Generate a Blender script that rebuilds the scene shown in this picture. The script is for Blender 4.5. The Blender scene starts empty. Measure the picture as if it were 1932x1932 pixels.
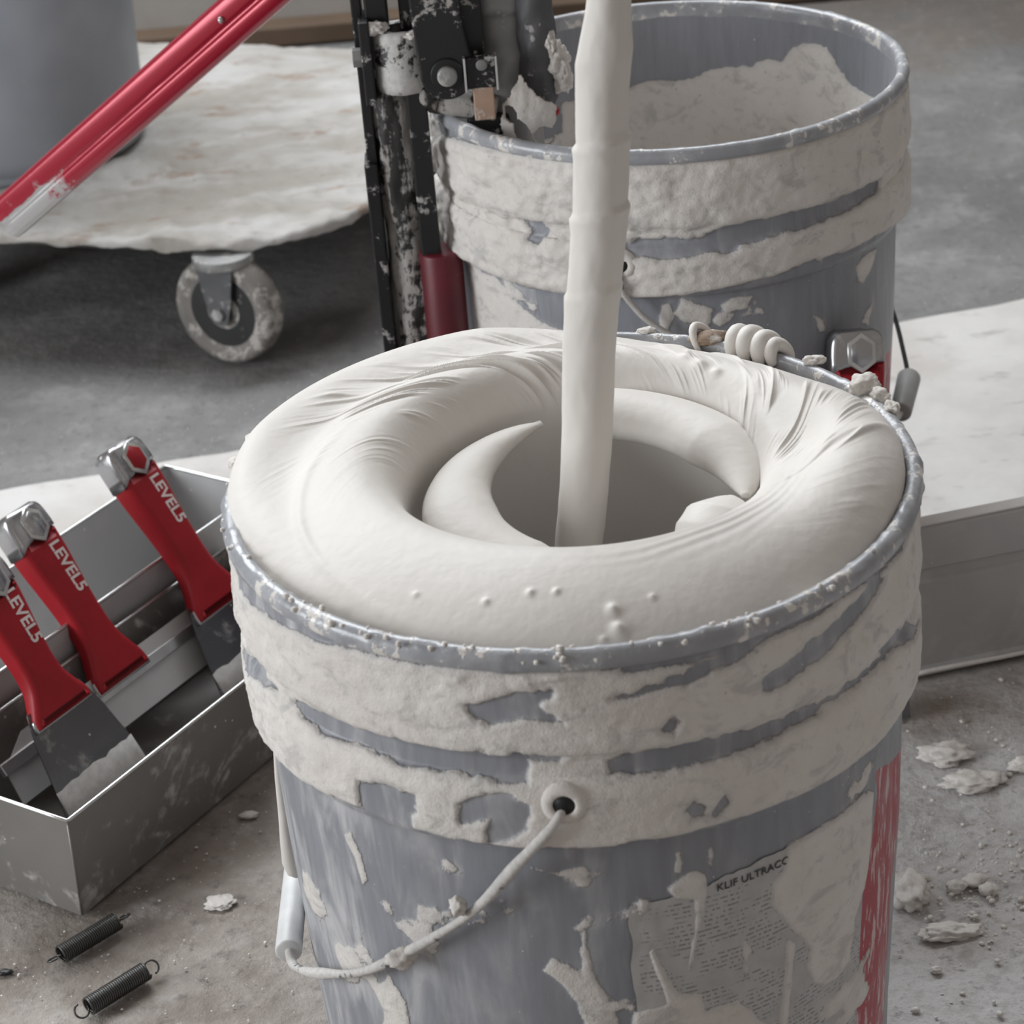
import bpy, bmesh, math
import numpy as np
from mathutils import Vector, Matrix

scene = bpy.context.scene
COL = scene.collection

# ------------------------------------------------------------------ camera
CAM_H, PITCH, ROLL, FPX = 0.85169, 0.487628, -0.084632, 4606.94
cam_data = bpy.data.cameras.new('camera')
cam = bpy.data.objects.new('camera', cam_data)
COL.objects.link(cam)
_f = Vector((0, math.cos(PITCH), -math.sin(PITCH)))
_r0 = Vector((1, 0, 0)); _u0 = _r0.cross(_f)
_r = _r0 * math.cos(ROLL) + _u0 * math.sin(ROLL)
_u = -_r0 * math.sin(ROLL) + _u0 * math.cos(ROLL)
M = Matrix((( _r.x, _u.x, -_f.x, 0), (_r.y, _u.y, -_f.y, 0), (_r.z, _u.z, -_f.z, CAM_H), (0, 0, 0, 1)))
cam.matrix_world = M
cam_data.sensor_width = 36
cam_data.lens = FPX / 1932 * 36
cam_data.clip_start = 0.05
cam_data.dof.use_dof = True
cam_data.dof.focus_distance = 1.2
cam_data.dof.aperture_fstop = 20
scene.camera = cam

# ------------------------------------------------------------------ light
world = bpy.data.worlds.new('room_daylight'); scene.world = world
world.use_nodes = True
world.node_tree.nodes['Background'].inputs[0].default_value = (1.0, 0.92, 0.86, 1)
world.node_tree.nodes['Background'].inputs[1].default_value = 0.27
def area(name, loc, target, sx, sy, power, color):
    d = bpy.data.lights.new(name, 'AREA'); d.shape = 'RECTANGLE'; d.size = sx; d.size_y = sy
    d.energy = power; d.color = color
    o = bpy.data.objects.new(name, d); COL.objects.link(o)
    o.location = loc
    o.rotation_euler = (Vector(target) - Vector(loc)).to_track_quat('-Z', 'Y').to_euler()
    return o
area('window_light', (-0.30, 2.74, 1.75), (0.0, 1.0, 0.3), 2.0, 0.9, 80, (0.92, 0.965, 1.0))
area('side_window_light', (-2.2, 0.55, 0.8), (0.0, 1.1, 0.3), 1.1, 1.0, 37, (0.92, 0.965, 1.0))
vs = scene.view_settings
vs.view_transform = 'Standard'; vs.look = 'None'; vs.gamma = 1; vs.use_curve_mapping = False
vs.exposure = 0.10

# ------------------------------------------------------------------ noise
_rng = np.random.RandomState(7)
_perm = _rng.permutation(512); _perm = np.concatenate([_perm, _perm, _perm])
_grad = _rng.normal(size=(512, 3)); _grad /= np.linalg.norm(_grad, axis=1)[:, None]
def perlin(x, y, z):
    x, y, z = np.broadcast_arrays(np.asarray(x, float), np.asarray(y, float), np.asarray(z, float))
    xi, yi, zi = np.floor(x).astype(int), np.floor(y).astype(int), np.floor(z).astype(int)
    fx, fy, fz = x - xi, y - yi, z - zi
    xi %= 512; yi %= 512; zi %= 512
    ux, uy, uz = [t * t * t * (t * (t * 6 - 15) + 10) for t in (fx, fy, fz)]
    tot = 0
    for dx in (0, 1):
        for dy in (0, 1):
            for dz in (0, 1):
                h = _perm[_perm[_perm[(xi + dx) % 512] + (yi + dy) % 512] + (zi + dz) % 512]
                g = _grad[h]
                v = g[..., 0] * (fx - dx) + g[..., 1] * (fy - dy) + g[..., 2] * (fz - dz)
                tot = tot + v * (ux if dx else 1 - ux) * (uy if dy else 1 - uy) * (uz if dz else 1 - uz)
    return tot * 1.6
def fbm(x, y, z, o=4, g=0.5):
    t, a, k = 0, 1.0, 1.0
    for i in range(o):
        t = t + a * perlin(np.asarray(x) * k + 17.3 * i, np.asarray(y) * k + 5.1 * i, np.asarray(z) * k - 3.7 * i)
        a *= g; k *= 2.03
    return t
def sstep(a, b, x):
    t = np.clip((x - a) / (b - a), 0, 1); return t * t * (3 - 2 * t)

# ------------------------------------------------------------------ mesh helpers
def thing(name, label, cat, loc=(0, 0, 0), group=None, mat=None):
    o = bpy.data.objects.new(name, None); COL.objects.link(o)
    o.empty_display_size = 0.03
    o.location = loc
    if mat is not None: o.matrix_world = mat
    o['label'] = label; o['category'] = cat
    if group: o['group'] = group
    return o
def tag(o, label, cat, group=None, kind=None):
    o['label'] = label; o['category'] = cat
    if group: o['group'] = group
    if kind: o['kind'] = kind
    return o
def add(name, V, F, mat, parent=None, smooth=True, local=False, origin=None, attrs=None, uv=None):
    """One mesh object. V in world coordinates unless local; parent's (or the given) origin is subtracted."""
    V = np.asarray(V, float).reshape(-1, 3)
    off = np.zeros(3)
    if not local:
        if parent is not None:
            p = parent; off = np.array(p.location)
            while p.parent is not None:
                p = p.parent; off = off + np.array(p.location)
        elif origin is not None: off = np.array(origin, float)
    me = bpy.data.meshes.new(name)
    if isinstance(F, np.ndarray):
        n = len(F); k = F.shape[1]
        me.vertices.add(len(V)); me.vertices.foreach_set('co', (V - off).astype(np.float32).ravel())
        me.loops.add(n * k); me.loops.foreach_set('vertex_index', F.astype(np.int32).ravel())
        me.polygons.add(n); me.polygons.foreach_set('loop_start', np.arange(0, n * k, k, dtype=np.int32))
        me.update(calc_edges=True); me.validate()
    else:
        me.from_pydata([tuple(v) for v in (V - off)], [], [tuple(f) for f in F])
    me.polygons.foreach_set('use_smooth', np.full(len(me.polygons), bool(smooth)))
    if attrs:
        for k_, a in attrs.items():
            at = me.attributes.new(k_, 'FLOAT', 'POINT'); at.data.foreach_set('value', np.asarray(a, np.float32).ravel())
    if uv is not None:
        uv = np.asarray(uv, np.float32); L = me.uv_layers.new(name='UVMap')
        vi = np.zeros(len(me.loops), np.int32); me.loops.foreach_get('vertex_index', vi)
        L.data.foreach_set('uv', uv[vi].ravel())
    me.materials.append(mat)
    o = bpy.data.objects.new(name, me); COL.objects.link(o)
    if parent is not None: o.parent = parent
    elif not local: o.location = off
    return o
def grid_faces(nr, nc, wrap=True, flip=False):
    i = np.arange(nr - 1)[:, None]; j = np.arange(nc if wrap else nc - 1)[None, :]
    jn = (j + 1) % nc
    a, b, c, d = i * nc + j, i * nc + jn, (i + 1) * nc + jn, (i + 1) * nc + j
    F = np.stack(np.broadcast_arrays(a, b, c, d), -1).reshape(-1, 4)
    return F[:, ::-1].copy() if flip else F
def join(parts):
    V, F, n = [], [], 0
    for v, f in parts:
        v = np.asarray(v, float).reshape(-1, 3); V.append(v)
        F += [tuple(int(i) + n for i in q) for q in f]; n += len(v)
    return np.concatenate(V), F
def tube(path, rad, n=12, caps=True, closed=False):
    P = np.asarray(path, float); m = len(P); R = np.broadcast_to(np.asarray(rad, float), (m,))
    T = np.gradient(P, axis=0)
    if closed: T = np.roll(P, -1, 0) - np.roll(P, 1, 0)
    T /= np.linalg.norm(T, axis=1)[:, None] + 1e-12
    a = np.array([0, 0, 1.]) if abs(T[0][2]) < .9 else np.array([1., 0, 0])
    u = np.cross(T[0], a); u /= np.linalg.norm(u)
    V = []
    ang = np.linspace(0, 2 * np.pi, n, endpoint=False)
    for i in range(m):
        u = u - T[i] * (u @ T[i]); u /= np.linalg.norm(u); w = np.cross(T[i], u)
        V.append(P[i] + R[i] * (np.cos(ang)[:, None] * u + np.sin(ang)[:, None] * w))
    V = np.concatenate(V); F = [tuple(q) for q in grid_faces(m, n)]
    if closed: F += [((m - 1) * n + j, (m - 1) * n + (j + 1) % n, (j + 1) % n, j) for j in range(n)]
    elif caps: F += [tuple(range(n))[::-1], tuple((m - 1) * n + j for j in range(n))]
    return V, F
def spline(pts, n):
    P = np.asarray(pts, float); Q = np.vstack([2 * P[0] - P[1], P, 2 * P[-1] - P[-2]])
    t = np.linspace(0, len(P) - 1 - 1e-9, n); i = t.astype(int); f = (t - i)[:, None]
    a, b, c, d = Q[i], Q[i + 1], Q[i + 2], Q[i + 3]
    return .5 * (2 * b + (c - a) * f + (2 * a - 5 * b + 4 * c - d) * f**2 + (3 * b - a - 3 * c + d) * f**3)
def cyl(p0, p1, r0, r1=None, n=24, rings=2, bevel=0.0):
    r1 = r0 if r1 is None else r1; p0, p1 = np.asarray(p0, float), np.asarray(p1, float)
    if bevel:
        L = np.linalg.norm(p1 - p0); b = bevel / L
        ts = [0, b * .35, b] + list(np.linspace(b, 1 - b, rings + 1)[1:-1]) + [1 - b, 1 - b * .35, 1]
        rs = [r0 - bevel, r0 - bevel * .3, r0] + [r0 + (r1 - r0) * t for t in np.linspace(0, 1, rings + 1)[1:-1]] + [r1, r1 - bevel * .3, r1 - bevel]
    else:
        ts = np.linspace(0, 1, rings); rs = r0 + (r1 - r0) * ts
    return tube([p0 + (p1 - p0) * t for t in ts], rs, n)
def box(c, size, ax=None, bevel=0.0, seg=2):
    bm = bmesh.new(); bmesh.ops.create_cube(bm, size=1)
    for v in bm.verts: v.co = Vector((v.co.x * size[0], v.co.y * size[1], v.co.z * size[2]))
    if bevel: bmesh.ops.bevel(bm, geom=list(bm.edges), offset=bevel, segments=seg, affect='EDGES', profile=.5)
    bm.verts.ensure_lookup_table(); bm.verts.index_update()
    V = np.array([v.co[:] for v in bm.verts]); F = [tuple(v.index for v in f.verts) for f in bm.faces]; bm.free()
    if ax is not None: V = V @ np.asarray(ax, float)
    return V + np.asarray(c, float), F
def prism(outline, z0, z1, bevel=0.0, seg=3, triangulate=True):
    """closed outline in XY extruded z0..z1, edges bevelled"""
    bm = bmesh.new(); vs_ = [bm.verts.new((p[0], p[1], z0)) for p in outline]
    f = bm.faces.new(vs_); f.normal_update()
    if f.normal.z > 0: f.normal_flip()
    r = bmesh.ops.extrude_face_region(bm, geom=[f])
    tv = [e for e in r['geom'] if isinstance(e, bmesh.types.BMVert)]
    bmesh.ops.translate(bm, vec=(0, 0, z1 - z0), verts=tv)
    bmesh.ops.recalc_face_normals(bm, faces=list(bm.faces))
    if bevel:
        es = [e for e in bm.edges if abs(e.verts[0].co.z - e.verts[1].co.z) < 1e-9]
        bmesh.ops.bevel(bm, geom=es, offset=bevel, segments=seg, affect='EDGES', profile=.5)
    bmesh.ops.triangulate(bm, faces=[f for f in bm.faces if len(f.verts) > 4])
    bm.verts.ensure_lookup_table(); bm.verts.index_update()
    V = np.array([v.co[:] for v in bm.verts]); F = [tuple(v.index for v in f.verts) for f in bm.faces]; bm.free()
    return V, F
def lathe(prof, n, center=(0, 0, 0), closed=False):
    P = np.asarray(prof, float); th = np.linspace(0, 2 * np.pi, n, endpoint=False)
    V = np.stack([P[:, :1] * np.sin(th), -P[:, :1] * np.cos(th), np.repeat(P[:, 1:2], n, 1)], -1).reshape(-1, 3) + np.asarray(center)
    F = grid_faces(len(P), n)
    if closed:
        m = len(P)
        j = np.arange(n); F = np.vstack([F, np.stack([(m - 1) * n + j, (m - 1) * n + (j + 1) % n, (j + 1) % n, j], -1)])
    return V, F
def blob(c, r, seed, sub=3, amp=.35, freq=1.6, squash=(1, 1, 1)):
    bm = bmesh.new(); bmesh.ops.create_icosphere(bm, subdivisions=sub, radius=1)
    bm.verts.index_update()
    V = np.array([v.co[:] for v in bm.verts]); F = [tuple(v.index for v in f.verts) for f in bm.faces]; bm.free()
    d = 1 + amp * fbm(V[:, 0] * freq + seed * 3.1, V[:, 1] * freq - seed, V[:, 2] * freq + seed * 1.7, 3)
    return V * d[:, None] * r * np.array(squash) + np.asarray(c), F

# ------------------------------------------------------------------ materials
class NT:
    def __init__(s, name):
        s.m = bpy.data.materials.new(name); s.m.use_nodes = True
        s.t = s.m.node_tree; s.b = s.t.nodes['Principled BSDF']
        s.tc = s.n('ShaderNodeTexCoord')
    def n(s, t, **k):
        x = s.t.nodes.new(t)
        for a, b in k.items(): setattr(x, a, b)
        return x
    def l(s, a, b): s.t.links.new(a, b)
    def val(s, sock, v):
        if hasattr(v, 'is_linked'): s.l(v, sock)
        else: sock.default_value = (*v, 1) if isinstance(v, tuple) and len(v) == 3 and sock.type == 'RGBA' else v
    def coord(s, scale=(1, 1, 1), rot=(0, 0, 0), src='Object'):
        mp = s.n('ShaderNodeMapping'); mp.inputs['Scale'].default_value = scale; mp.inputs['Rotation'].default_value = rot
        s.l(s.tc.outputs[src], mp.inputs['Vector']); return mp.outputs[0]
    def noise(s, scale, detail=4, rough=.55, vec=None, dist=0.0):
        x = s.n('ShaderNodeTexNoise'); x.inputs['Scale'].default_value = scale; x.inputs['Detail'].default_value = detail
        x.inputs['Roughness'].default_value = rough; x.inputs['Distortion'].default_value = dist
        s.l(vec if vec is not None else s.tc.outputs['Object'], x.inputs['Vector']); return x.outputs['Fac']
    def voro(s, scale, vec=None, feat='F1'):
        x = s.n('ShaderNodeTexVoronoi'); x.feature = feat; x.inputs['Scale'].default_value = scale
        s.l(vec if vec is not None else s.tc.outputs['Object'], x.inputs['Vector']); return x.outputs['Distance']
    def math(s, op, a, b=None, c=None):
        x = s.n('ShaderNodeMath', operation=op)
        s.val(x.inputs[0], a)
        if b is not None: s.val(x.inputs[1], b)
        if c is not None: s.val(x.inputs[2], c)
        return x.outputs[0]
    def ramp(s, x, a, b, lo=0.0, hi=1.0):
        r = s.n('ShaderNodeMapRange'); r.interpolation_type = 'SMOOTHSTEP'
        s.val(r.inputs[0], x); r.inputs[1].default_value = a; r.inputs[2].default_value = b
        r.inputs[3].default_value = lo; r.inputs[4].default_value = hi; return r.outputs[0]
    def mix(s, f, a, b):
        x = s.n('ShaderNodeMix'); x.data_type = 'RGBA'
        s.val(x.inputs[0], f); s.val(x.inputs[6], a); s.val(x.inputs[7], b); return x.outputs[2]
    def mixf(s, f, a, b):
        x = s.n('ShaderNodeMix'); x.data_type = 'FLOAT'
        s.val(x.inputs[0], f); s.val(x.inputs[2], a); s.val(x.inputs[3], b); return x.outputs[0]
    def attr(s, name):
        x = s.n('ShaderNodeAttribute'); x.attribute_name = name; return x.outputs['Fac']
    def bump(s, h, strength, dist):
        x = s.n('ShaderNodeBump'); x.inputs['Strength'].default_value = strength; x.inputs['Distance'].default_value = dist
        s.l(h, x.inputs['Height']); s.l(x.outputs[0], s.b.inputs['Normal']); return x
    def out(s, color=None, rough=None, metal=None, spec=None):
        if color is not None: s.val(s.b.inputs['Base Color'], color)
        if rough is not None: s.val(s.b.inputs['Roughness'], rough)
        if metal is not None: s.val(s.b.inputs['Metallic'], metal)
        if spec is not None: s.val(s.b.inputs['Specular IOR Level'], spec)
        return s.m

MUD = (0.69, 0.66, 0.625); MUD_D = (0.60, 0.565, 0.53); PLASTIC = (0.225, 0.232, 0.257)

def m_wet_mud():
    s = NT('wet joint compound')
    c = s.mix(s.ramp(s.noise(14, 3), .35, .7), MUD, (0.66, 0.628, 0.59))
    s.bump(s.math('ADD', s.noise(160, 3), s.math('MULTIPLY', s.noise(40, 3), 1.5)), .12, .002)
    return s.out(c, .5, 0, .22)
def m_dry_mud(name='dry joint compound', dark=0.0):
    s = NT(name)
    n1 = s.noise(60, 5, .6); n2 = s.noise(320, 4, .65)
    c = s.mix(s.ramp(n1, .3, .75), MUD, MUD_D)
    c = s.mix(s.ramp(n2, .62, .78), c, (0.33, 0.31, 0.29))
    s.bump(s.math('ADD', n1, s.math('MULTIPLY', n2, .5)), .5, .002)
    return s.out(c, .75, 0, .3)
def m_pail():
    """grey plastic with mud and red print following the point attributes 'mud' and 'red' (mm inside the smear)"""
    s = NT('grey plastic pail with compound smears')
    fine = s.noise(900, 3, .6); mid = s.noise(180, 4, .6)
    streak = s.noise(60, 4, .6, s.coord((3.2, 3.2, .35)))
    red = s.ramp(s.math('ADD', s.attr('red'), s.math('MULTIPLY', s.math('SUBTRACT', mid, .5), 3.0)), -.2, .2)
    scratch = s.ramp(s.noise(260, 4, .6, s.coord((1, 1, .16), (.5, .2, 0))), .54, .60)
    redc = s.mix(s.math('MULTIPLY', scratch, .8), (0.36, 0.022, 0.04), (0.62, 0.50, 0.49))
    c = s.mix(red, s.mix(s.ramp(streak, .3, .7), PLASTIC, (0.26, 0.27, 0.298)), redc)
    film = s.math('MULTIPLY', s.ramp(s.math('ADD', s.noise(38, 5, .62, s.coord((1.5, 1.5, .38)), .8), s.math('MULTIPLY', s.math('SUBTRACT', s.noise(14, 3), .5), .5)), .42, .74), s.attr('film'))
    c = s.mix(film, c, (0.56, 0.56, 0.57))
    speck = s.ramp(s.math('ADD', s.voro(230), s.math('MULTIPLY', s.noise(38, 2), .55)), .30, .26)
    c = s.mix(speck, c, MUD)
    f = s.math('ADD', s.attr('mud'), s.math('ADD', s.math('MULTIPLY', s.math('SUBTRACT', fine, .5), 1.3), s.math('MULTIPLY', s.math('SUBTRACT', mid, .5), 3.2)))
    mask = s.ramp(f, -.45, .55)
    thin = s.ramp(f, .2, 4.0)
    mudc = s.mix(s.ramp(s.noise(32, 4, .6), .34, .72), MUD, (0.64, 0.60, 0.565))
    mudc = s.mix(s.math('MULTIPLY', s.ramp(mid, .56, .72), .30), mudc, (0.42, 0.40, 0.385))
    mudc = s.mix(s.ramp(s.math('ADD', s.voro(120), s.math('MULTIPLY', s.noise(30, 2), .4)), .27, .22), mudc, s.mix(.5, mudc, (0.30, 0.28, 0.26)))
    blot = s.math('MULTIPLY', s.ramp(s.noise(70, 6, .68, s.coord((.8, .8, 1.3)), .6), .52, .66), .48)
    mudc = s.mix(blot, mudc, (0.36, 0.355, 0.35))
    mudc = s.mix(s.mixf(thin, .30, 0.0), mudc, (0.42, 0.42, 0.43))
    c = s.mix(mask, c, mudc)
    h = s.math('ADD', s.math('MULTIPLY', mask, 1.1), s.math('MULTIPLY', mask, s.math('ADD', s.math('MULTIPLY', fine, .35), s.math('MULTIPLY', mid, .7))))
    h = s.math('ADD', h, s.math('MULTIPLY', speck, .5))
    s.bump(h, .55, .0016)
    return s.out(c, s.mixf(mask, .42, .62), 0, .4)
def m_rim():
    s = NT('pale grey plastic rim with dried specks')
    n = s.noise(170, 4, .65); n2 = s.noise(45, 4, .6)
    mask = s.ramp(s.math('ADD', n, s.math('MULTIPLY', s.math('SUBTRACT', n2, .5), .9)), .58, .64)
    c = s.mix(mask, s.mix(s.ramp(n2, .4, .65), (0.29, 0.298, 0.32), (0.40, 0.408, 0.43)), MUD)
    s.bump(s.math('ADD', mask, s.math('MULTIPLY', s.noise(500, 3), .5)), .35, .001)
    return s.out(c, .30, 0, .6)
def m_dusty(name, base, rough, metal, dust, amount, scale=40, stretch=(1, 1, 1), bump=.15, base2=None, grain=None):
    """base material with compound dust where noise exceeds (1-amount)"""
    s = NT(name)
    v = s.coord(stretch)
    n = s.noise(scale, 6, .65, v, .3); n2 = s.noise(scale * 6, 4, .6)
    mask = s.ramp(s.math('ADD', n, s.math('MULTIPLY', s.math('SUBTRACT', n2, .5), .35)), .60 - .32 * (amount - .3), .68 - .32 * (amount - .3))
    b = s.mix(s.ramp(s.noise(scale * .4, 3), .35, .7), base, base2 or tuple(x * .75 for x in base))
    c = s.mix(mask, b, s.mix(s.ramp(n2, .3, .7), dust, tuple(x * .8 for x in dust)))
    h = s.math('ADD', mask, s.math('MULTIPLY', n2, .4))
    if grain: h = s.math('ADD', h, s.math('MULTIPLY', s.noise(700, 2, .5, s.coord(grain)), .3))
    s.bump(h, bump, .001)
    return s.out(c, s.mixf(mask, rough, .8), s.mixf(mask, metal, 0.0))
def m_steel(name, base, rough, smear=.35, metal=.92):
    s = NT(name)
    n = s.noise(22, 5, .6, s.coord((1, 1, 1)), 1.2); n2 = s.noise(120, 5, .65)
    m = s.math('MULTIPLY', s.ramp(s.math('ADD', n, s.math('MULTIPLY', n2, .4)), .73, .95), smear)
    speck = s.ramp(s.math('ADD', s.voro(90), s.math('MULTIPLY', s.noise(30, 2), .4)), .25, .22)
    c = s.mix(m, s.mix(s.ramp(s.noise(8, 3), .35, .65), base, tuple(x * .82 for x in base)), (0.55, 0.54, 0.52))
    c = s.mix(speck, c, MUD)
    s.bump(s.math('ADD', s.math('MULTIPLY', s.noise(500, 2, .5, s.coord((1, 1, 6))), .2), speck), .12, .0006)
    return s.out(c, s.mixf(s.math('MAXIMUM', m, speck), rough, .7), s.mixf(s.math('MAXIMUM', m, speck), metal, 0.0))
def m_red_grip():
    s = NT('red moulded grip plastic')
    n = s.noise(60, 5, .6); sp = s.ramp(s.math('ADD', s.voro(120), s.math('MULTIPLY', s.noise(26, 2), .45)), .225, .19)
    c = s.mix(sp, s.mix(s.ramp(n, .3, .7), (0.345, 0.0085, 0.016), (0.30, 0.0070, 0.013)), (0.62, 0.47, 0.45))
    s.bump(s.math('ADD', s.math('MULTIPLY', s.noise(900, 2), .15), sp), .2, .0006)
    return s.out(c, .48, 0, .35)
def m_red_tube():
    s = NT('red anodised aluminium')
    wear = s.ramp(s.math('ADD', s.attr('wear'), s.math('MULTIPLY', s.math('SUBTRACT', s.noise(90, 5, .65), .5), 1.6)), .35, .6)
    sp = s.ramp(s.math('ADD', s.voro(150), s.math('MULTIPLY', s.noise(30, 2), .5)), .24, .19)
    c = s.mix(wear, (0.33, 0.007, 0.026), (0.42, 0.41, 0.41))
    c = s.mix(sp, c, MUD)
    s.bump(sp, .2, .0005)
    return s.out(c, s.mixf(sp, .22, .7), s.mixf(s.math('MAXIMUM', sp, wear), .25, .3), .6)
def m_plain(name, c, rough=.5, metal=0.0, nz=.2, scale=60):
    s = NT(name); n = s.noise(scale, 4, .6)
    s.bump(n, nz, .0008)
    return s.out(s.mix(s.ramp(n, .3, .7), c, tuple(x * .85 for x in c)), rough, metal)
def m_floor():
    s = NT('dusty concrete'); 
    big = s.noise(2.2, 5, .6); mid = s.noise(11, 6, .65); fine = s.noise(90, 5, .7); grit = s.voro(150)
    c = s.mix(s.ramp(big, .32, .68), (0.135, 0.133, 0.132), (0.215, 0.211, 0.207))
    c = s.mix(s.math('MULTIPLY', s.ramp(mid, .45, .74), .65), c, (0.32, 0.313, 0.306))
    c = s.mix(s.math('MULTIPLY', s.attr('warm'), s.ramp(mid, .25, .75, .55, 1.0)), c, s.mix(s.ramp(mid, .35, .65), (0.27, 0.22, 0.183), (0.42, 0.385, 0.35)))
    c = s.mix(s.math('MULTIPLY', s.attr('pale'), s.ramp(fine, .3, .65, .45, 1.0)), c, (0.62, 0.61, 0.61))
    c = s.mix(s.math('MULTIPLY', s.attr('stain'), s.ramp(mid, .3, .7, .5, 1.0)), c, (0.16, 0.115, 0.08))
    c = s.mix(s.math('MULTIPLY', s.ramp(fine, .52, .70), .6), c, (0.13, 0.12, 0.11))
    c = s.mix(s.math('MULTIPLY', s.ramp(s.noise(36, 6, .7), .55, .68), s.mixf(s.attr('warm'), .18, .50)), c, (0.42, 0.405, 0.39))
    c = s.mix(s.ramp(s.math('ADD', grit, s.math('MULTIPLY', mid, .35)), .25, .21), c, (0.66, 0.64, 0.62))
    s.bump(s.math('ADD', s.math('MULTIPLY', fine, .9), mid), .7, .0035)
    return s.out(c, .85, 0, .2)
def m_paper():
    s = NT('dust covered floor paper')
    big = s.noise(7, 5, .6); fine = s.noise(80, 5, .65); spots = s.ramp(s.noise(30, 5, .65, s.coord((.6, 1.3, 1))), .56, .72)
    c = s.mix(s.ramp(big, .35, .7), (0.58, 0.565, 0.55), (0.47, 0.44, 0.415))
    c = s.mix(s.math('MULTIPLY', spots, .55), c, (0.24, 0.225, 0.21))
    s.bump(s.math('ADD', fine, s.math('MULTIPLY', big, 2)), .3, .003)
    return s.out(c, .85, 0, .2)
def m_label():
    """paper label: rows of illegible small print, UV in millimetres"""
    s = NT('printed paper label')
    uv = s.tc.outputs['UV']; sx = s.n('ShaderNodeSeparateXYZ'); s.l(uv, sx.inputs[0]); u, v = sx.outputs[0], sx.outputs[1]
    row = s.math('DIVIDE', v, 2.35); ri = s.math('FLOOR', row); rf = s.math('FRACT', row)
    rowm = s.math('MULTIPLY', s.ramp(rf, .22, .32), s.ramp(rf, .66, .56))
    wv = s.n('ShaderNodeCombineXYZ'); s.l(s.math('ADD', s.math('MULTIPLY', u, .55), s.math('MULTIPLY', ri, 13.7)), wv.inputs[0]); s.l(s.math('MULTIPLY', ri, 7.3), wv.inputs[1])
    word = s.ramp(s.noise(1.0, 1, .5, wv.outputs[0]), .46, .52)
    wv2 = s.n('ShaderNodeCombineXYZ'); s.l(s.math('MULTIPLY', u, 3.2), wv2.inputs[0]); s.l(s.math('MULTIPLY', v, 1.6), wv2.inputs[1])
    letters = s.ramp(s.noise(1.0, 2, .6, wv2.outputs[0]), .36, .50)
    sec = s.n('ShaderNodeCombineXYZ'); s.l(s.math('MULTIPLY', u, .06), sec.inputs[0]); s.l(s.math('MULTIPLY', v, .085), sec.inputs[1])
    secm = s.ramp(s.noise(1.0, 1, .5, sec.outputs[0]), .43, .50)
    lim = s.math('MULTIPLY', s.ramp(v, -9.5, -10.5), s.ramp(u, 3.0, 4.0))
    ink = s.math('MULTIPLY', s.math('MULTIPLY', rowm, word), s.math('MULTIPLY', s.math('MULTIPLY', letters, secm), lim))
    n = s.noise(60, 5, .65); wear = s.ramp(n, .52, .62)
    c = s.mix(s.math('MULTIPLY', ink, s.mixf(wear, .68, .12)), s.mix(s.ramp(n, .35, .7), (0.50, 0.50, 0.505), (0.43, 0.425, 0.42)), (0.05, 0.05, 0.05))
    s.bump(n, .25, .001)
    return s.out(c, .7, 0, .3)

WET = m_wet_mud(); DRY = m_dry_mud(); PAIL = m_pail(); RIM = m_rim(); RED = m_red_grip(); REDT = m_red_tube()
STEEL = m_steel('brushed stainless steel', (0.55, 0.55, 0.55), .45, .25, .25)
STEEL_D = m_steel('dull dark steel', (0.27, 0.258, 0.245), .45, .85, .45)
BLADE = m_steel('muddy spring steel blade', (0.15, 0.152, 0.16), .25, .9)
CHROME = m_steel('worn chromed cap', (0.46, 0.46, 0.47), .25, .5)
BLACK = m_dusty('black painted metal with dried compound', (0.018, 0.018, 0.019), .45, .3, (0.45, 0.435, 0.42), .36, 60)
PEEL = m_dusty('black tube under peeling compound', (0.025, 0.024, 0.023), .55, .1, (0.40, 0.38, 0.36), .80, 30, (1.7, 1.7, .26), .7)
CAKED = m_dusty('metal caked with compound', (0.03, 0.03, 0.03), .5, .2, (0.60, 0.59, 0.575), .98, 45, (1, 1, .8), .4)
GREYM = m_dusty('grey cast metal with compound film', (0.30, 0.30, 0.295), .5, .3, (0.46, 0.45, 0.43), .38, 60, (1, 1, .6), .3)
COPPER = m_dusty('tan brass tab', (0.48, 0.33, 0.25), .5, .3, (0.62, 0.55, 0.50), .5, 90)
SPRING = m_plain('oiled spring wire', (0.11, 0.108, 0.105), .38, .85, .1)
WHITEP = m_plain('white plastic grip', (0.66, 0.66, 0.66), .45, 0, .1)
GREYP = m_plain('grey plastic grip', (0.36, 0.36, 0.35), .5, 0, .1)
WIRE = m_dusty('bail wire crusted with compound', (0.16, 0.16, 0.165), .5, .4, (0.58, 0.56, 0.54), 1.15, 60, (1, 1, 1), .6)
WIRE_D = m_plain('dark bail wire', (0.02, 0.02, 0.022), .5, .3)
INK = m_plain('white print', (0.78, 0.70, 0.68), .6)
BLACKINK = m_plain('black print', (0.05, 0.05, 0.05), .7)
FLOOR = m_floor(); PAPER = m_paper(); LABEL = m_label()
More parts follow.
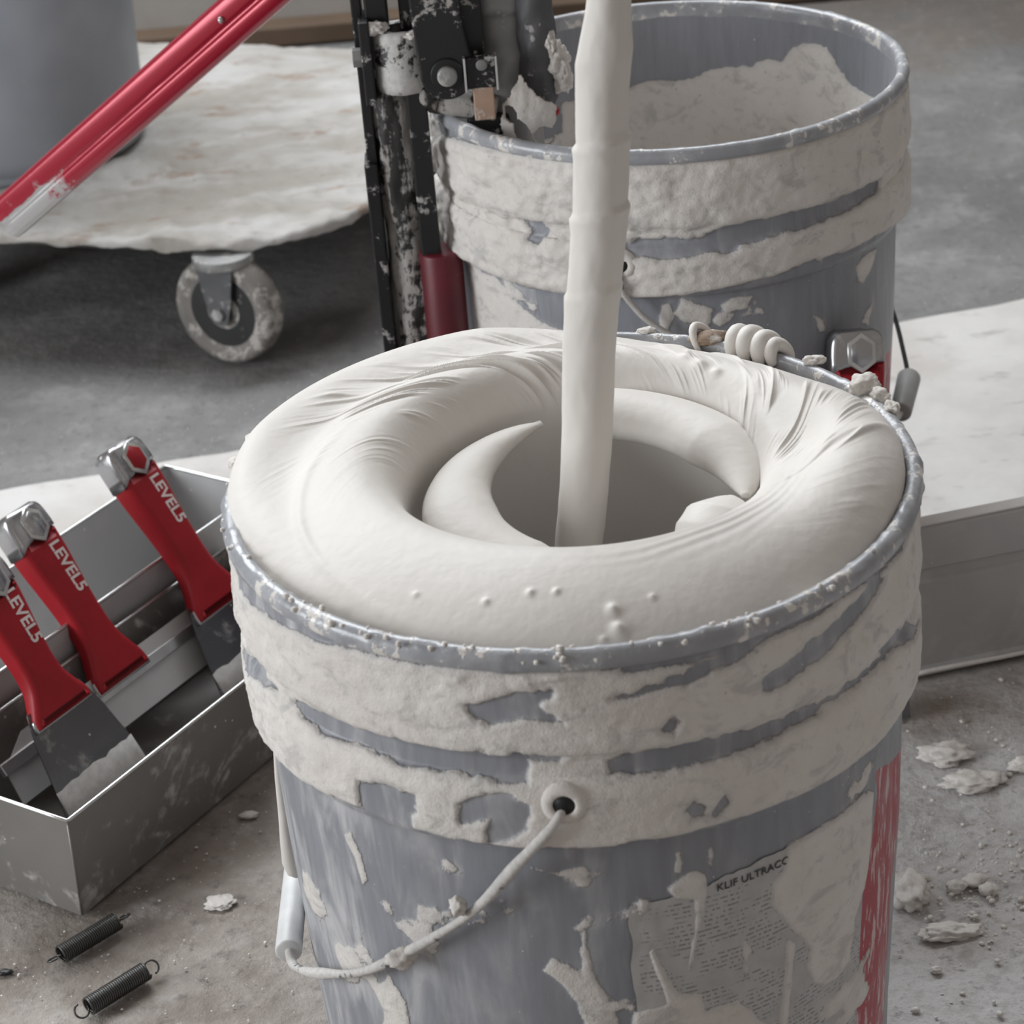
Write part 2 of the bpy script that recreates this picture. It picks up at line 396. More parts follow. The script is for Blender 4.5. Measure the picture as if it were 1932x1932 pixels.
PAINT = {
 'f_collar': [
  [(-82,393.7),(-82.5,345.7),(-61.1,353.5),(-35.1,360.3),(-17.4,362.2),(-3.2,362.6),(14.2,361.9),(32.5,363.1),(61.8,357.2),(78.4,369.5),(78.3,255.9),(59.2,270.6),(51.1,273.8),(38.4,278.7),(29.5,279.9),(19.9,281),(8.7,280),(1.3,278.6),(-6.8,279),(-15.9,279.1),(-23.6,280.3),(-30.9,281.6),(-38.9,282.8),(-51.2,281.4),(-65.2,271.9),(-81.9,280.5)],
 ],
 'f_bare': [
  [(-19.6,344.7),(-12.9,349.5),(-7,351.6),(-8.3,346.8),(-5.2,338.2),(-10,342),(-15.7,337.7),(-18.1,340.8)],
  [(-56.1,314.9),(-48.5,319.7),(-37,321.8),(-27.4,321.6),(-18.7,322.9),(-5.7,322.8),(-6,319.4),(-10.6,319.9),(-11.3,309.9),(-14.9,309.9),(-22.4,311.5),(-30.6,310.1),(-38.5,312.2),(-44.1,311.5),(-49.2,310)],
  [(-39.9,295.5),(-34,299.5),(-29.2,298.2),(-30.4,282),(-34.8,281.2),(-39.8,283.3)],
  [(-22.1,297),(-19.3,303.1),(-14.3,304.5),(-11.1,299.8),(-11.4,289.6),(-14.9,282.7),(-17.9,280.6),(-17.1,292.4),(-21.5,289.6)],
  [(2,348),(8.4,350.9),(16.7,356.7),(22.8,360.3),(26.5,362.9),(27.6,359.5),(22.7,354.4),(14,350.1),(5.9,348)],
  [(25.8,340.8),(29.2,343.5),(35.5,347.8),(42.7,352.8),(51.5,358.7),(53.6,353.5),(44,345.1),(37.1,339.8),(30.1,336.5),(26.2,336.7)],
  [(1.3,317.2),(3.7,319.6),(13.5,319.9),(22.3,318.2),(32,317.1),(36.4,315.9),(37.2,311.8),(28.9,311.7),(20.3,311.1),(12.6,310.7),(5.2,311.6),(1.6,312.2)],
  [(9.2,331.9),(10.6,334.5),(12.1,332.7),(11,327.7)],
  [(12.2,290.7),(14,295.9),(15.2,287.4),(13,286.4)],
  [(16.4,286.4),(18.3,292.6),(18.6,288.6),(17.3,284.5)],
  [(53.1,322.9),(59.2,320.4),(75.1,301.5),(68.6,305),(59.2,314),(55,316.4)],
  [(-2.4,364.1),(14.3,363.5),(27.5,363.3),(37.9,365.6),(44.1,365.6),(40.2,360.5),(27.4,358.5),(14.2,358.4),(4.5,359)],
  [(-82.4,304.8),(-70.8,316.2),(-61.4,314.6),(-66.2,310.8),(-78.3,301.1)],
  [(25,312.6),(38.7,315.5),(59.2,314.7),(59.7,313),(38.9,314),(25.1,311.2)],
 ],
 'f_mud': [
  [(32.8,252.3),(42,252.8),(55.7,250.7),(58.5,245.1),(57.9,223.8),(55.5,205.1),(51.6,188.5),(50.7,166.8),(45.8,163.1),(42,163.8),(39.2,170.3),(37.5,181.2),(38.4,191.4),(33.8,207.4),(29.5,223.6),(29.2,236.2),(31.5,241.7)],
  [(-12.3,211.9),(-10.5,217.6),(-7.8,215.8),(-5.7,210.3),(-5.2,219.9),(-4,225.2),(-3.8,211.5),(-2,200.1),(1.1,176.8),(-5.2,178),(-7,195),(-9.1,203.4)],
  [(-12.9,264.6),(-8.3,262.9),(-3.9,265.8),(-3,261.2),(-5,258.8),(-7.5,260.8)],
  [(-5.2,232.1),(-4.3,233.4),(-3.9,222.4),(-5.3,211.6),(-5.8,219.9)],
  [(10,249.8),(13.6,255.5),(16.9,253.2),(17.2,242.3),(15.4,222),(13.5,204.1),(12.6,206.1),(14.1,228.4),(14.5,241.6),(11.1,243.8)],
  [(5.8,219.6),(7.1,221.8),(9.1,207),(11.2,194.6),(15.4,191.5),(16.2,182.4),(22.3,182.6),(28.5,160.8),(28.4,152.7),(1.1,174),(3.2,187.4),(8.7,190.4)],
  [(23.2,212.4),(24,213.1),(26.8,201.7),(24.7,204),(24.3,191.8),(23.4,188.5)],
  [(17.6,265.8),(18.3,265.7),(18.4,254.7),(17.6,254.7)],
  [(11.8,267.2),(12.7,266.6),(12.4,256.3),(11.6,256.8)],
  [(-49.8,173.6),(-44.7,188.8),(-41.4,178.2),(-41.4,154.7),(-50.3,143.1),(-48.3,163.9)],
  [(-51.6,256.3),(-49.1,260.6),(-47,250.8),(-46.4,237.6),(-48,234.4),(-49.4,245.2)],
  [(32.5,204.8),(34.9,199),(33.1,146.7),(30.7,149.9)],
 ],
 'f_red': [
  [(59.3,254.8),(79.7,236.1),(79.7,204.3),(72.4,172.9),(72.1,77.6),(50.4,119.5),(51.8,150.2),(53.5,173.7),(55.4,202.3),(58.4,223),(60,242.7)],
 ],
 'b_collar': [
  [(-88.4,344.3),(-65.1,358),(-41.1,363.4),(-27.1,364.7),(-12.3,365.5),(5.4,367.2),(24.6,371.4),(48.3,372.5),(79,376.3),(79,296.8),(79.5,273.3),(62.8,281.5),(47.9,285.4),(36.2,285.2),(23.8,285.7),(13,283.3),(1.8,280.7),(-7.9,279),(-17.7,278.2),(-32.2,276),(-42.8,273.8),(-47.9,274.2),(-55.6,275.1),(-65.8,271.1),(-77.3,271.3),(-88.4,290.5)],
 ],
 'b_bare': [
  [(-16.4,313.5),(-7.3,314.4),(2.3,314.2),(7.4,319.8),(20,320.7),(33.1,319.8),(48.1,320.1),(53.5,316.3),(51.7,311.2),(34.6,309.6),(21.2,309.3),(10.8,307.2),(2.1,304.9),(-6.3,302.5),(-14.7,306.2)],
  [(-41.8,321.7),(-35.8,321.7),(-34.4,315.5),(-37,307),(-40,308),(-38.3,313.9)],
  [(-24.5,364.6),(-0.5,366.6),(17.8,370.8),(19.1,368.9),(-0.5,364),(-23.3,362.8)],
 ],
 'b_mud': [
  [(-72.6,270.7),(-57.3,274.2),(-51.4,262.4),(-42.5,253.7),(-34.6,248.8),(-35,236.2),(-70.5,210.2),(-73.5,229.6)],
  [(-8.8,271.9),(-6.6,272.5),(-6,262.1),(-7.9,252.5),(-9.5,254.7)],
  [(-3.6,275.5),(3.9,266.2),(2.4,252.8),(-0.1,259.3),(-3.3,258.2),(-5.5,265.4)],
  [(6.1,267.9),(8.5,271.5),(14.6,271.3),(12.7,263.6),(7.8,262.8)],
  [(47.5,267),(52.6,272.8),(58.9,270.4),(55.5,259.5),(51.2,253),(48.6,257.1)],
  [(31.6,248.6),(35.1,242.4),(36.8,232.1),(34.1,235.3)],
 ],
 'b_red': [
  [(52.2,194.1),(79.7,182.5),(79.7,120.5),(52,153.3)],
 ],
 'b_in': [
  [(205.8,312.3),(191.6,309.4),(184,314.5),(180.2,317.4),(169.2,317.7),(161.7,322.5),(151.1,326.4),(141.4,335.2),(139.3,342.5),(134.4,347.3),(127,346.9),(125.1,339.5),(119.8,333.3),(116,326.5),(108.6,326),(102.2,327.2),(84.9,316.7),(119.2,263.2),(170.8,218.4),(208.2,232.4)],
 ],
}
# ------------------------------------------------------------------ setting
B1 = (0.02609, 0.94000); B2 = (0.12023, 1.48263)

def build_floor():
    # fine grid where the camera looks, large quads beyond it
    xs = np.concatenate([[-3, -1.5], np.arange(-.75, 1.0, .0048), [1.6, 3]])
    ys = np.concatenate([[-1.5, .3], np.arange(.75, 2.9, .0048), [3.0]])
    X, Y = np.meshgrid(xs, ys)
    n = fbm(X * 9, Y * 9, 0 * X + .3, 4); n2 = fbm(X * 55, Y * 55, 0 * X + 2.2, 3); n3 = fbm(X * 26, Y * 26, 0 * X + 4.2, 4)
    inside = sstep(-.75, -.6, X) * sstep(1.0, .9, X) * sstep(.75, .8, Y)
    rough = sstep(.10, .20, X) * sstep(1.40, 1.28, Y)
    Z = inside * (-.0012 + .0009 * n2 * (.35 + .9 * rough) + .0022 * rough * np.clip(n3, -.2, 1))
    Z -= inside * .0010 * sstep(1.42, 1.5, Y)
    warm = sstep(1.45, 1.30, Y - .24 * X + .05 * n) * (.55 + .45 * sstep(.15, -.05, X))
    warm = np.clip(warm + .7 * np.exp(-(((X - .33) / .22)**2 + ((Y - 1.30) / .045)**2)), 0, 1)
    pale = .85 * rough + np.exp(-(((X - .275) / .05)**2 + ((Y - 1.115) / .045)**2)) * 1.2 + .5 * rough * sstep(-.1, .5, n)
    stain = np.exp(-(((X - .265) / .045)**2 + ((Y - 1.295) / .03)**2)) * .9 + .55 * sstep(2.5, 2.75, Y + .15 * n) * sstep(.2, .5, X)
    stain += .5 * np.exp(-(((X - .225) / .03)**2 + ((Y - 1.065) / .02)**2))
    stain += .35 * np.exp(-(((X + .20) / .03)**2 + ((Y - 1.205) / .03)**2))
    V = np.stack([X, Y, Z], -1)
    o = add('floor', V, grid_faces(len(ys), len(xs), wrap=False), FLOOR, attrs=dict(warm=warm, pale=np.clip(pale, 0, 1), stain=np.clip(stain, 0, 1)))
    o['kind'] = 'structure'
build_floor()

wallm = m_plain('greige painted wall', (0.40, 0.375, 0.345), .85, 0, .3, 9)
o = add('wall_back', *box((0, 2.93, 1.3), (6, .12, 2.6)), wallm, smooth=False, origin=(0, 2.93, 0)); o['kind'] = 'structure'
o = add('baseboard_back', *box((0, 2.850, .012), (6, .040, .024), bevel=.003), m_plain('brown wooden skirting', (0.13, 0.085, 0.055), .6, 0, .3, 14), smooth=False, origin=(0, 2.864, 0)); o['kind'] = 'structure'

def build_paper():
    nx, ny = 260, 60
    u = np.linspace(-1.0, 1.15, nx); v = np.linspace(0, 1, ny)
    U, W = np.meshgrid(u, v)
    f0 = 1.395 + .242 * u + .006 * fbm(u * 9, 0 * u, 0 * u + 3, 3); f1 = 1.803 + .242 * u + .006 * fbm(u * 7, 0 * u, 0 * u + 8, 4)
    Yy = f0 + (f1 - f0) * W
    Z = .0009 + .0006 * (1 + fbm(U * 12, Yy * 12, 0 * U, 3)) * 1.0
    top = np.stack([U, Yy, Z], -1).reshape(-1, 3); bot = top.copy(); bot[:, 2] = 0.0002
    F = grid_faces(ny, nx, wrap=False); n = len(top)
    edge = []
    ring = [j for j in range(nx)] + [i * nx + nx - 1 for i in range(1, ny)] + [(ny - 1) * nx + j for j in range(nx - 2, -1, -1)] + [i * nx for i in range(ny - 2, 0, -1)]
    for a, b in zip(ring, ring[1:] + ring[:1]): edge.append((b, a, a + n, b + n))
    F = np.vstack([F, F[:, ::-1] + n, np.array(edge)])
    tag(add('floor_paper', np.vstack([top, bot]), F, PAPER, origin=(0, 1.6, 0)), 'pale dusty strip of floor paper running across behind the front bucket', 'floor paper')
build_paper()

# ------------------------------------------------------------------ pails
def poly_sd(U, Z, poly, R):
    """signed distance in mm (positive inside) to a polygon given as (degrees, mm)"""
    P = np.array(poly, float); P[:, 0] = np.radians(P[:, 0]) * R * 1000
    Q = np.roll(P, -1, 0); d = np.full(U.shape, 1e9); ins = np.zeros(U.shape, bool)
    for a, b in zip(P, Q):
        e = b - a; L = e @ e + 1e-9
        t = np.clip(((U - a[0]) * e[0] + (Z - a[1]) * e[1]) / L, 0, 1)
        d = np.minimum(d, (U - a[0] - t * e[0])**2 + (Z - a[1] - t * e[1])**2)
        c = ((a[1] > Z) != (b[1] > Z)) & (U < (b[0] - a[0]) * (Z - a[1]) / (b[1] - a[1] + 1e-12) + a[0])
        ins ^= c
    d = np.sqrt(d); return np.where(ins, d, -d)
def union(U, Z, polys, R):
    r = np.full(U.shape, -50.)
    for p in polys: r = np.maximum(r, poly_sd(U, Z, p, R))
    return r
OUT_PROF = [(.126, 0), (.1305, .003), (.136, .10), (.141, .20), (.1428, .272), (.1436, .2755), (.1478, .2785), (.1492, .282), (.1492, .303), (.1478, .309), (.1458, .3115), (.1452, .319), (.1466, .3225), (.1488, .325), (.1492, .329), (.1484, .345), (.1478, .3625)]
IN_PROF = [(.1436, .3635), (.1426, .31), (.139, .20), (.133, .010), (.120, .004), (.0, .004)]
def resample(prof, step, zmin):
    P = np.array(prof); out = [P[0]]
    for a, b in zip(P, P[1:]):
        L = np.linalg.norm(b - a); st = step if max(a[1], b[1]) > zmin else .012
        n = max(1, int(math.ceil(L / st)))
        for i in range(1, n + 1): out.append(a + (b - a) * i / n)
    return np.array(out)
def pail_body(root, c, z0, step, th, key, zmin=.05, thick=1.0, seed=0.0, mat=None):
    th = np.radians(th); prof = resample(OUT_PROF, step, zmin); no = len(prof)
    TH, RR = np.meshgrid(th, prof[:, 0]); _, ZZ = np.meshgrid(th, prof[:, 1])
    U = TH * .1465 * 1000; Zm = ZZ * 1000
    x0, y0, zz = RR * np.sin(TH), -RR * np.cos(TH), ZZ
    nz = fbm(x0 * 42 + seed, y0 * 42, zz * 55, 4); nz2 = fbm(x0 * 130, y0 * 130 + seed, zz * 150, 4); nz3 = fbm(x0 * 18, y0 * 18, zz * 18 + seed, 2)
    if key:
        band = np.minimum(Zm - 278 - 4 * nz, 363 - Zm)
        F = np.where(np.abs(TH) > np.radians(76), band, union(U, Zm, PAINT[key + '_collar'], .149))
        F = np.minimum(F, -union(U + 1.5 * nz2, Zm + 1.5 * nz2, PAINT[key + '_bare'], .149) - .3)
        F = np.maximum(F, union(U, Zm, PAINT[key + '_mud'], .1405))
        patch = (nz3 + .5 * nz - .78) * 9                                # further thin smears
        F = np.maximum(F, np.where(Zm < 276, patch - .5, -50))
        F = F - 7 * np.clip(nz - .30, 0, 1) * sstep(.02, .35, nz3 + .25) * (Zm > 276) * (Zm < 358) * (1.0 if key == 'f' else .8)
        F = F + .9 * nz + .5 * nz2
        red = union(U, Zm, PAINT[key + '_red'], .1405) + .8 * nz2
        up = sstep(277, 281, Zm)
        crust = (.35 + .65 * sstep(-.1, .5, nz3 - .5 * np.sin(TH + .4))) if key == 'f' else (.45 + .55 * sstep(.3, -.6, TH))
        onlab = sstep(1.5, 4, np.degrees(TH)) * sstep(56, 53, np.degrees(TH)) * sstep(254, 250, Zm) if key == 'f' else 0
        T = sstep(-.4, 1.6, F) * (.55 + .95 * np.maximum(up, onlab)) + sstep(.5, 6, F) * crust * (1.0 * np.clip(nz, -.6, 1) + .55 * nz2) * (.35 + .9 * up)
        T = T * thick
    else:
        F = -8 + 6.5 * nz3 + 3 * nz; red = np.full(F.shape, -20.); T = sstep(-.3, 2, F) * .6
    film = {'f': .26 + .55 * sstep(-.35, -1.0, TH), 'b': .16 + .30 * sstep(-.5, -1.0, TH), None: .10 + 0 * TH}[key]
    if key: film = np.clip(film + .55 * np.exp(np.clip(F, -40, 0) / 2.2), 0, .85)
    # profile normal
    dp = np.gradient(prof, axis=0); nr, nzz = dp[:, 1], -dp[:, 0]; L = np.hypot(nr, nzz) + 1e-9
    k = np.ones(no); k[-2:] = .3
    R2 = RR + T * .001 * (nr / L * k)[:, None]; Z2 = ZZ + T * .001 * (nzz / L * k)[:, None]
    Vo = np.stack([R2 * np.sin(TH), -R2 * np.cos(TH), Z2], -1)
    pi = resample(IN_PROF, .004 if key == 'b' else .012, .18)
    THi, RI = np.meshgrid(th, pi[:, 0]); _, ZI = np.meshgrid(th, pi[:, 1])
    Fi = np.full(RI.shape, -20.)
    if key == 'b':
        Ui = np.mod(THi, 2 * np.pi) * .143 * 1000
        ni = fbm(RI * np.sin(THi) * 60, RI * np.cos(THi) * 60, ZI * 60, 4)
        Fi = union(Ui, ZI * 1000, PAINT['b_in'], .143) + 3.0 * ni
        Fi = np.maximum(Fi, 290 - ZI * 1000 + 4 * ni)
        RI = RI - .0007 * sstep(-.3, 1.2, Fi)
    Vi = np.stack([RI * np.sin(THi), -RI * np.cos(THi), ZI], -1)
    V = np.concatenate([Vo.reshape(-1, 3), Vi.reshape(-1, 3)]) + np.array([c[0], c[1], z0])
    o = add('pail_wall', V, grid_faces(no + len(pi), len(th)), mat or PAIL, root, attrs=dict(film=np.concatenate([film.ravel(), np.full(Fi.size, .04)]), mud=np.concatenate([F.ravel(), Fi.ravel()]), red=np.concatenate([red.ravel(), np.full(Fi.size, -20.)])))
    return o
def pail_rim(root, c, z0, seed=0, lump=1.0, n=420):
    sec = np.array([(.1436, .3600), (.1434, .3640), (.1437, .3680), (.1449, .3698), (.1468, .3704), (.1490, .3698), (.1506, .3680), (.1511, .3655), (.1507, .3630), (.1494, .3617), (.1470, .3614)])
    sec = spline(np.vstack([sec]), 26)
    th = np.linspace(0, 2 * np.pi, n, endpoint=False)
    TH, R = np.meshgrid(th, sec[:, 0]); _, Z = np.meshgrid(th, sec[:, 1])
    x, y = R * np.sin(TH), -R * np.cos(TH)
    d = .0007 * np.clip(fbm(x * 90 + seed, y * 90, Z * 90, 4) - .25, 0, 1.2) * lump
    cr, cz = .1472, .3655; dr, dz = R - cr, Z - cz; L = np.hypot(dr, dz) + 1e-9
    R = R + d * dr / L * 2; Z = Z + d * dz / L * 2
    V = np.stack([R * np.sin(TH), -R * np.cos(TH), Z], -1).reshape(-1, 3) + np.array([c[0], c[1], z0])
    return add('rim', V, grid_faces(len(sec), n), RIM, root)

BROWN = m_dusty('brown scab of old compound', (0.30, 0.22, 0.16), .8, 0, (0.52, 0.48, 0.44), .45, 150)
front = thing('mud_bucket', 'front grey bucket smeared with wet mud, full to the brim, paper label and red stripe', 'bucket', (B1[0], B1[1], 0), 'mud buckets standing on the floor')
pail_body(front, B1, 0, .00105, np.concatenate([np.arange(-105, 105, .37), np.arange(105, 255, 1.5)]), 'f')
pail_rim(front, B1, 0, 1, 1.0)
back = thing('mud_bucket', 'back grey bucket with crusted collar, half empty, with the pump clamped on its rim', 'bucket', (B2[0], B2[1], 0), 'mud buckets standing on the floor')
pail_body(back, B2, 0, .0016, np.arange(-180, 180, .62), 'b', .12, 1.75, 5.0)
pail_rim(back, B2, 0, 4, .7)

def ear(root, c, th, z, R):
    t = math.radians(th); d = np.array([math.sin(t), -math.cos(t), 0]); p = np.array([c[0], c[1], z]) + d * R
    s_ = np.cross(d, [0, 0, 1])
    sec = [(.0098, -.003), (.0088, -.0008), (.0070, .0000), (.0054, .0001), (.0045, -.0003), (.0043, -.006)]
    a = np.linspace(0, 2 * np.pi, 28, endpoint=False)
    V = np.array([[p + d * h + r * (math.cos(q) * s_ + math.sin(q) * np.array([0, 0, 1])) for q in a] for r, h in sec]).reshape(-1, 3)
    e = add('handle_ear', V, grid_faces(len(sec), 28), DRY, root)
    h = cyl(p - d * .0065, p - d * .0004, .0044, n=20)  # solid dark disc, stands in for the shade inside the ear's hole
    add('ear_hole_shade_disc', *h, WIRE_D, e)
    return p
def bail(root, pts, r, mat, crust, n=90, seed=0):
    P = spline(pts, n)
    rr = r + crust * np.clip(.45 + .6 * fbm(P[:, 0] * 28 + seed, P[:, 1] * 28, P[:, 2] * 28, 2), 0, 1.2)
    return add('bail_wire', *tube(P, rr, 10), mat, root)
def cylpt(c, th, z, R):
    t = math.radians(th); return (c[0] + R * math.sin(t), c[1] - R * math.cos(t), z)
# front bucket: bail hanging down on its left side
ear(front, B1, -5.9, .3015, .1519)
pts = [cylpt(B1, -6.2, .2990, .1490), cylpt(B1, -6.9, .2960, .1525), cylpt(B1, -8.6, .2905, .1540), cylpt(B1, -13.6, .2732, .1515), cylpt(B1, -22.3, .2438, .149), cylpt(B1, -36.2, .2116, .148), cylpt(B1, -46.8, .1895, .1475), cylpt(B1, -56.8, .1741, .1475), cylpt(B1, -67, .158, .1475), (-.1175, .897, .151), (-.1195, .906, .1525)]
w1 = bail(front, pts, .0016, WIRE, .0013, 120)
w1b = bail(front, [(-.1185, .972, .151), (-.117, 1.0, .158), cylpt(B1, -125, .180, .149), cylpt(B1, -150, .240, .151), cylpt(B1, -170, .285, .154), cylpt(B1, -175, .3015, .148)], .0016, WIRE, .0008, 60, 3)
g = add('bail_grip', *cyl((-.1200, .905, .1525), (-.1190, .975, .1505), .0063, .0060, 24, 4, .0012), WHITEP, front)
add('mud_lump', *blob(cylpt(B1, -36, .211, .1495), .0042, 3, 3, .4, 1.7, (1.6, 1, 1)), DRY, front)
add('mud_lump', *blob(cylpt(B1, -24, .248, .151), .0034, 5, 3, .4, 1.7, (1, 1, 1.2)), DRY, front)
# a drop of mud hanging on the left side
add('mud_drop', *tube([cylpt(B1, -90, z, R) for z, R in ((.245, .1428), (.225, .1433), (.205, .1433), (.19, .1435), (.178, .1432), (.172, .1425), (.169, .1415))], [.001, .002, .0028, .0036, .0044, .0034, .001], 14), WET, front)
# back bucket: bail hanging on its right side
ear(back, B2, -17.0, .300, .1519)
bail(back, [cylpt(B2, -17, .300, .150), cylpt(B2, -17.2, .290, .1535), cylpt(B2, -15, .276, .152), cylpt(B2, -8, .2567, .149), cylpt(B2, 15, .215, .147), cylpt(B2, 45, .165, .146), (.2535, 1.435, .134), (.2625, 1.452, .131)], .0016, WIRE, .0007, 90, 6)
bail(back, [(.2765, 1.499, .1335), (.2765, 1.515, .143), (.274, 1.545, .163), (.262, 1.575, .195), (.235, 1.605, .240), (.195, 1.628, .28), (.166, 1.63, .30), (.166, 1.618, .302)], .0016, WIRE_D, .0, 60, 6)
add('bail_grip', *cyl((.2625, 1.452, .131), (.277, 1.500, .1335), .0072, .0080, 24, 4, .0015), GREYP, back)

# paper label on the front bucket
def build_label():
    nt_, nv = 110, 90
    th = np.radians(np.linspace(3.0, 52.0, nt_))
    W, TH = np.meshgrid(np.linspace(0, 1, nv), th, indexing='ij')
    top = .2440 + .0075 * sstep(math.radians(3), math.radians(32), TH) + .0012 * fbm(TH * 16, 0 * TH, 0 * TH + 4, 3)
    left = np.radians(1.0) * fbm(W * 6, 0 * W, 0 * W + 9, 3)
    Z = top - W * (top - .06)
    R = .1305 + (.1410 - .1305) * 0 + np.interp(Z, [.003, .10, .20, .272], [.1305, .136, .141, .1428]) - .1305 + .00065 + .0003 * fbm(TH * 14, Z * 60, 0 * Z, 3)
    T2 = TH + left * (1 - sstep(math.radians(3), math.radians(10), TH))
    V = np.stack([B1[0] + R * np.sin(T2), B1[1] - R * np.cos(T2), Z], -1)
    uv = np.stack([(TH - th[0]) * 141, (Z - .2515) * 1000], -1)
    lb = add('paper_label', V, grid_faces(nv, nt_, wrap=False, flip=True), LABEL, front, uv=uv.reshape(-1, 2))
    lb['label'] = 'torn paper label with rows of small print'
    return lb
label_part = build_label()

def text_mesh(txt, size, offset=0.0):
    cu = bpy.data.curves.new('lettering', 'FONT'); cu.body = txt; cu.size = size; cu.offset = offset; cu.align_x = 'CENTER'; cu.align_y = 'CENTER'
    cu.extrude = .00012; cu.resolution_u = 3
    ob = bpy.data.objects.new('lettering', cu); COL.objects.link(ob)
    bpy.context.view_layer.update()
    me = ob.to_mesh()
    V = np.array([v.co[:] for v in me.vertices]); F = [tuple(p.vertices) for p in me.polygons]
    ob.to_mesh_clear(); bpy.data.objects.remove(ob); bpy.data.curves.remove(cu)
    return V, F
# faded heading of the label, wrapped round the wall
V, F = text_mesh('KLIF ULTRACOLE', .0052, .0)
th = math.radians(26.0) + V[:, 0] / .142
z = .2448 + V[:, 1] + (V[:, 0]) * .02
R = np.interp(z, [.003, .10, .20, .272], [.1305, .136, .141, .1428]) + .0011 + V[:, 2]
add('heading', np.stack([B1[0] + R * np.sin(th), B1[1] - R * np.cos(th), z], -1), F, BLACKINK, label_part, smooth=False)

# clumps of mud and scraps sitting on the front bucket's rim
def rim_pt(th, dz=0.0, R=.1475): return np.array(cylpt(B1, th, .3705 + dz, R))
for i, (th_, R_, r, sq, dz) in enumerate([(127, .150, .0036, (1.5, 1, .6), .001), (113, .150, .0062, (1.1, 1.2, .8), .001), (109, .1515, .0052, (.9, 1.2, .8), -.001), (104, .151, .0045, (.8, 1.2, .7), -.001), (162, .149, .0030, (1.6, 1, .6), .0), (-171, .149, .0034, (2, 1, .6), .001), (-176, .149, .0026, (2, 1, .6), .001), (-120, .151, .0045, (1, 1.6, .7), .0), (-113, .152, .0042, (.9, 1.4, .7), -.001), (-104, .152, .0038, (.8, 1.3, .7), -.001)]):
    add('mud_clump', *blob(rim_pt(th_, dz, R_), r, 11 + i, 4, .30, 1.3, sq), DRY, front)
# smooth curls of mud rolled over the rim at the back
for th0, r, wd, tr in ((151.0, .0078, .016, .0020), (143.4, .0080, .004, .0042), (140.6, .0082, .006, .0048), (137.4, .0076, .008, .0046), (134.8, .0062, .010, .0036)):
    q = np.linspace(-.35, math.pi * 1.1, 34); t0 = math.radians(th0); pts = []
    for a in q:
        rad = .1480 + r * math.cos(a) * .85; zz = .3680 + r * math.sin(a) * .95; tt = t0 + wd * math.sin(a) * 1.6 - .02 * (math.cos(a) > .2) * (math.cos(a) - .2)
        pts.append((B1[0] + rad * math.sin(tt), B1[1] - rad * math.cos(tt), zz))
    add('mud_curl', *tube(pts, tr * (.55 + .45 * np.sin(np.linspace(0.1, 3.0, 34))), 14), WET, front)
add('mud_clump', *blob(rim_pt(139.2, .001, .1485), .0068, 91, 4, .12, 1.2, (1.3, 1.0, .80)), WET, front)
add('mud_clump', *blob(rim_pt(149.5, .0, .1480), .0058, 92, 4, .2, 1.6, (1.6, 1.0, .60)), BROWN, front)
# crumbs along the front of the rim
rs = np.random.RandomState(3); parts = []
for i in range(110):
    t_ = rs.uniform(-62, 42) if i < 80 else rs.uniform(-100, 80)
    parts.append(blob(rim_pt(t_, rs.uniform(-.004, .0005), rs.uniform(.1445, .1515)), rs.uniform(.0005, .0017) * (1 if rs.rand() > .1 else 1.6), i, 1, .4, 1.3))
o = add('rim_crumbs', *join(parts), DRY, front); o['kind'] = 'stuff'

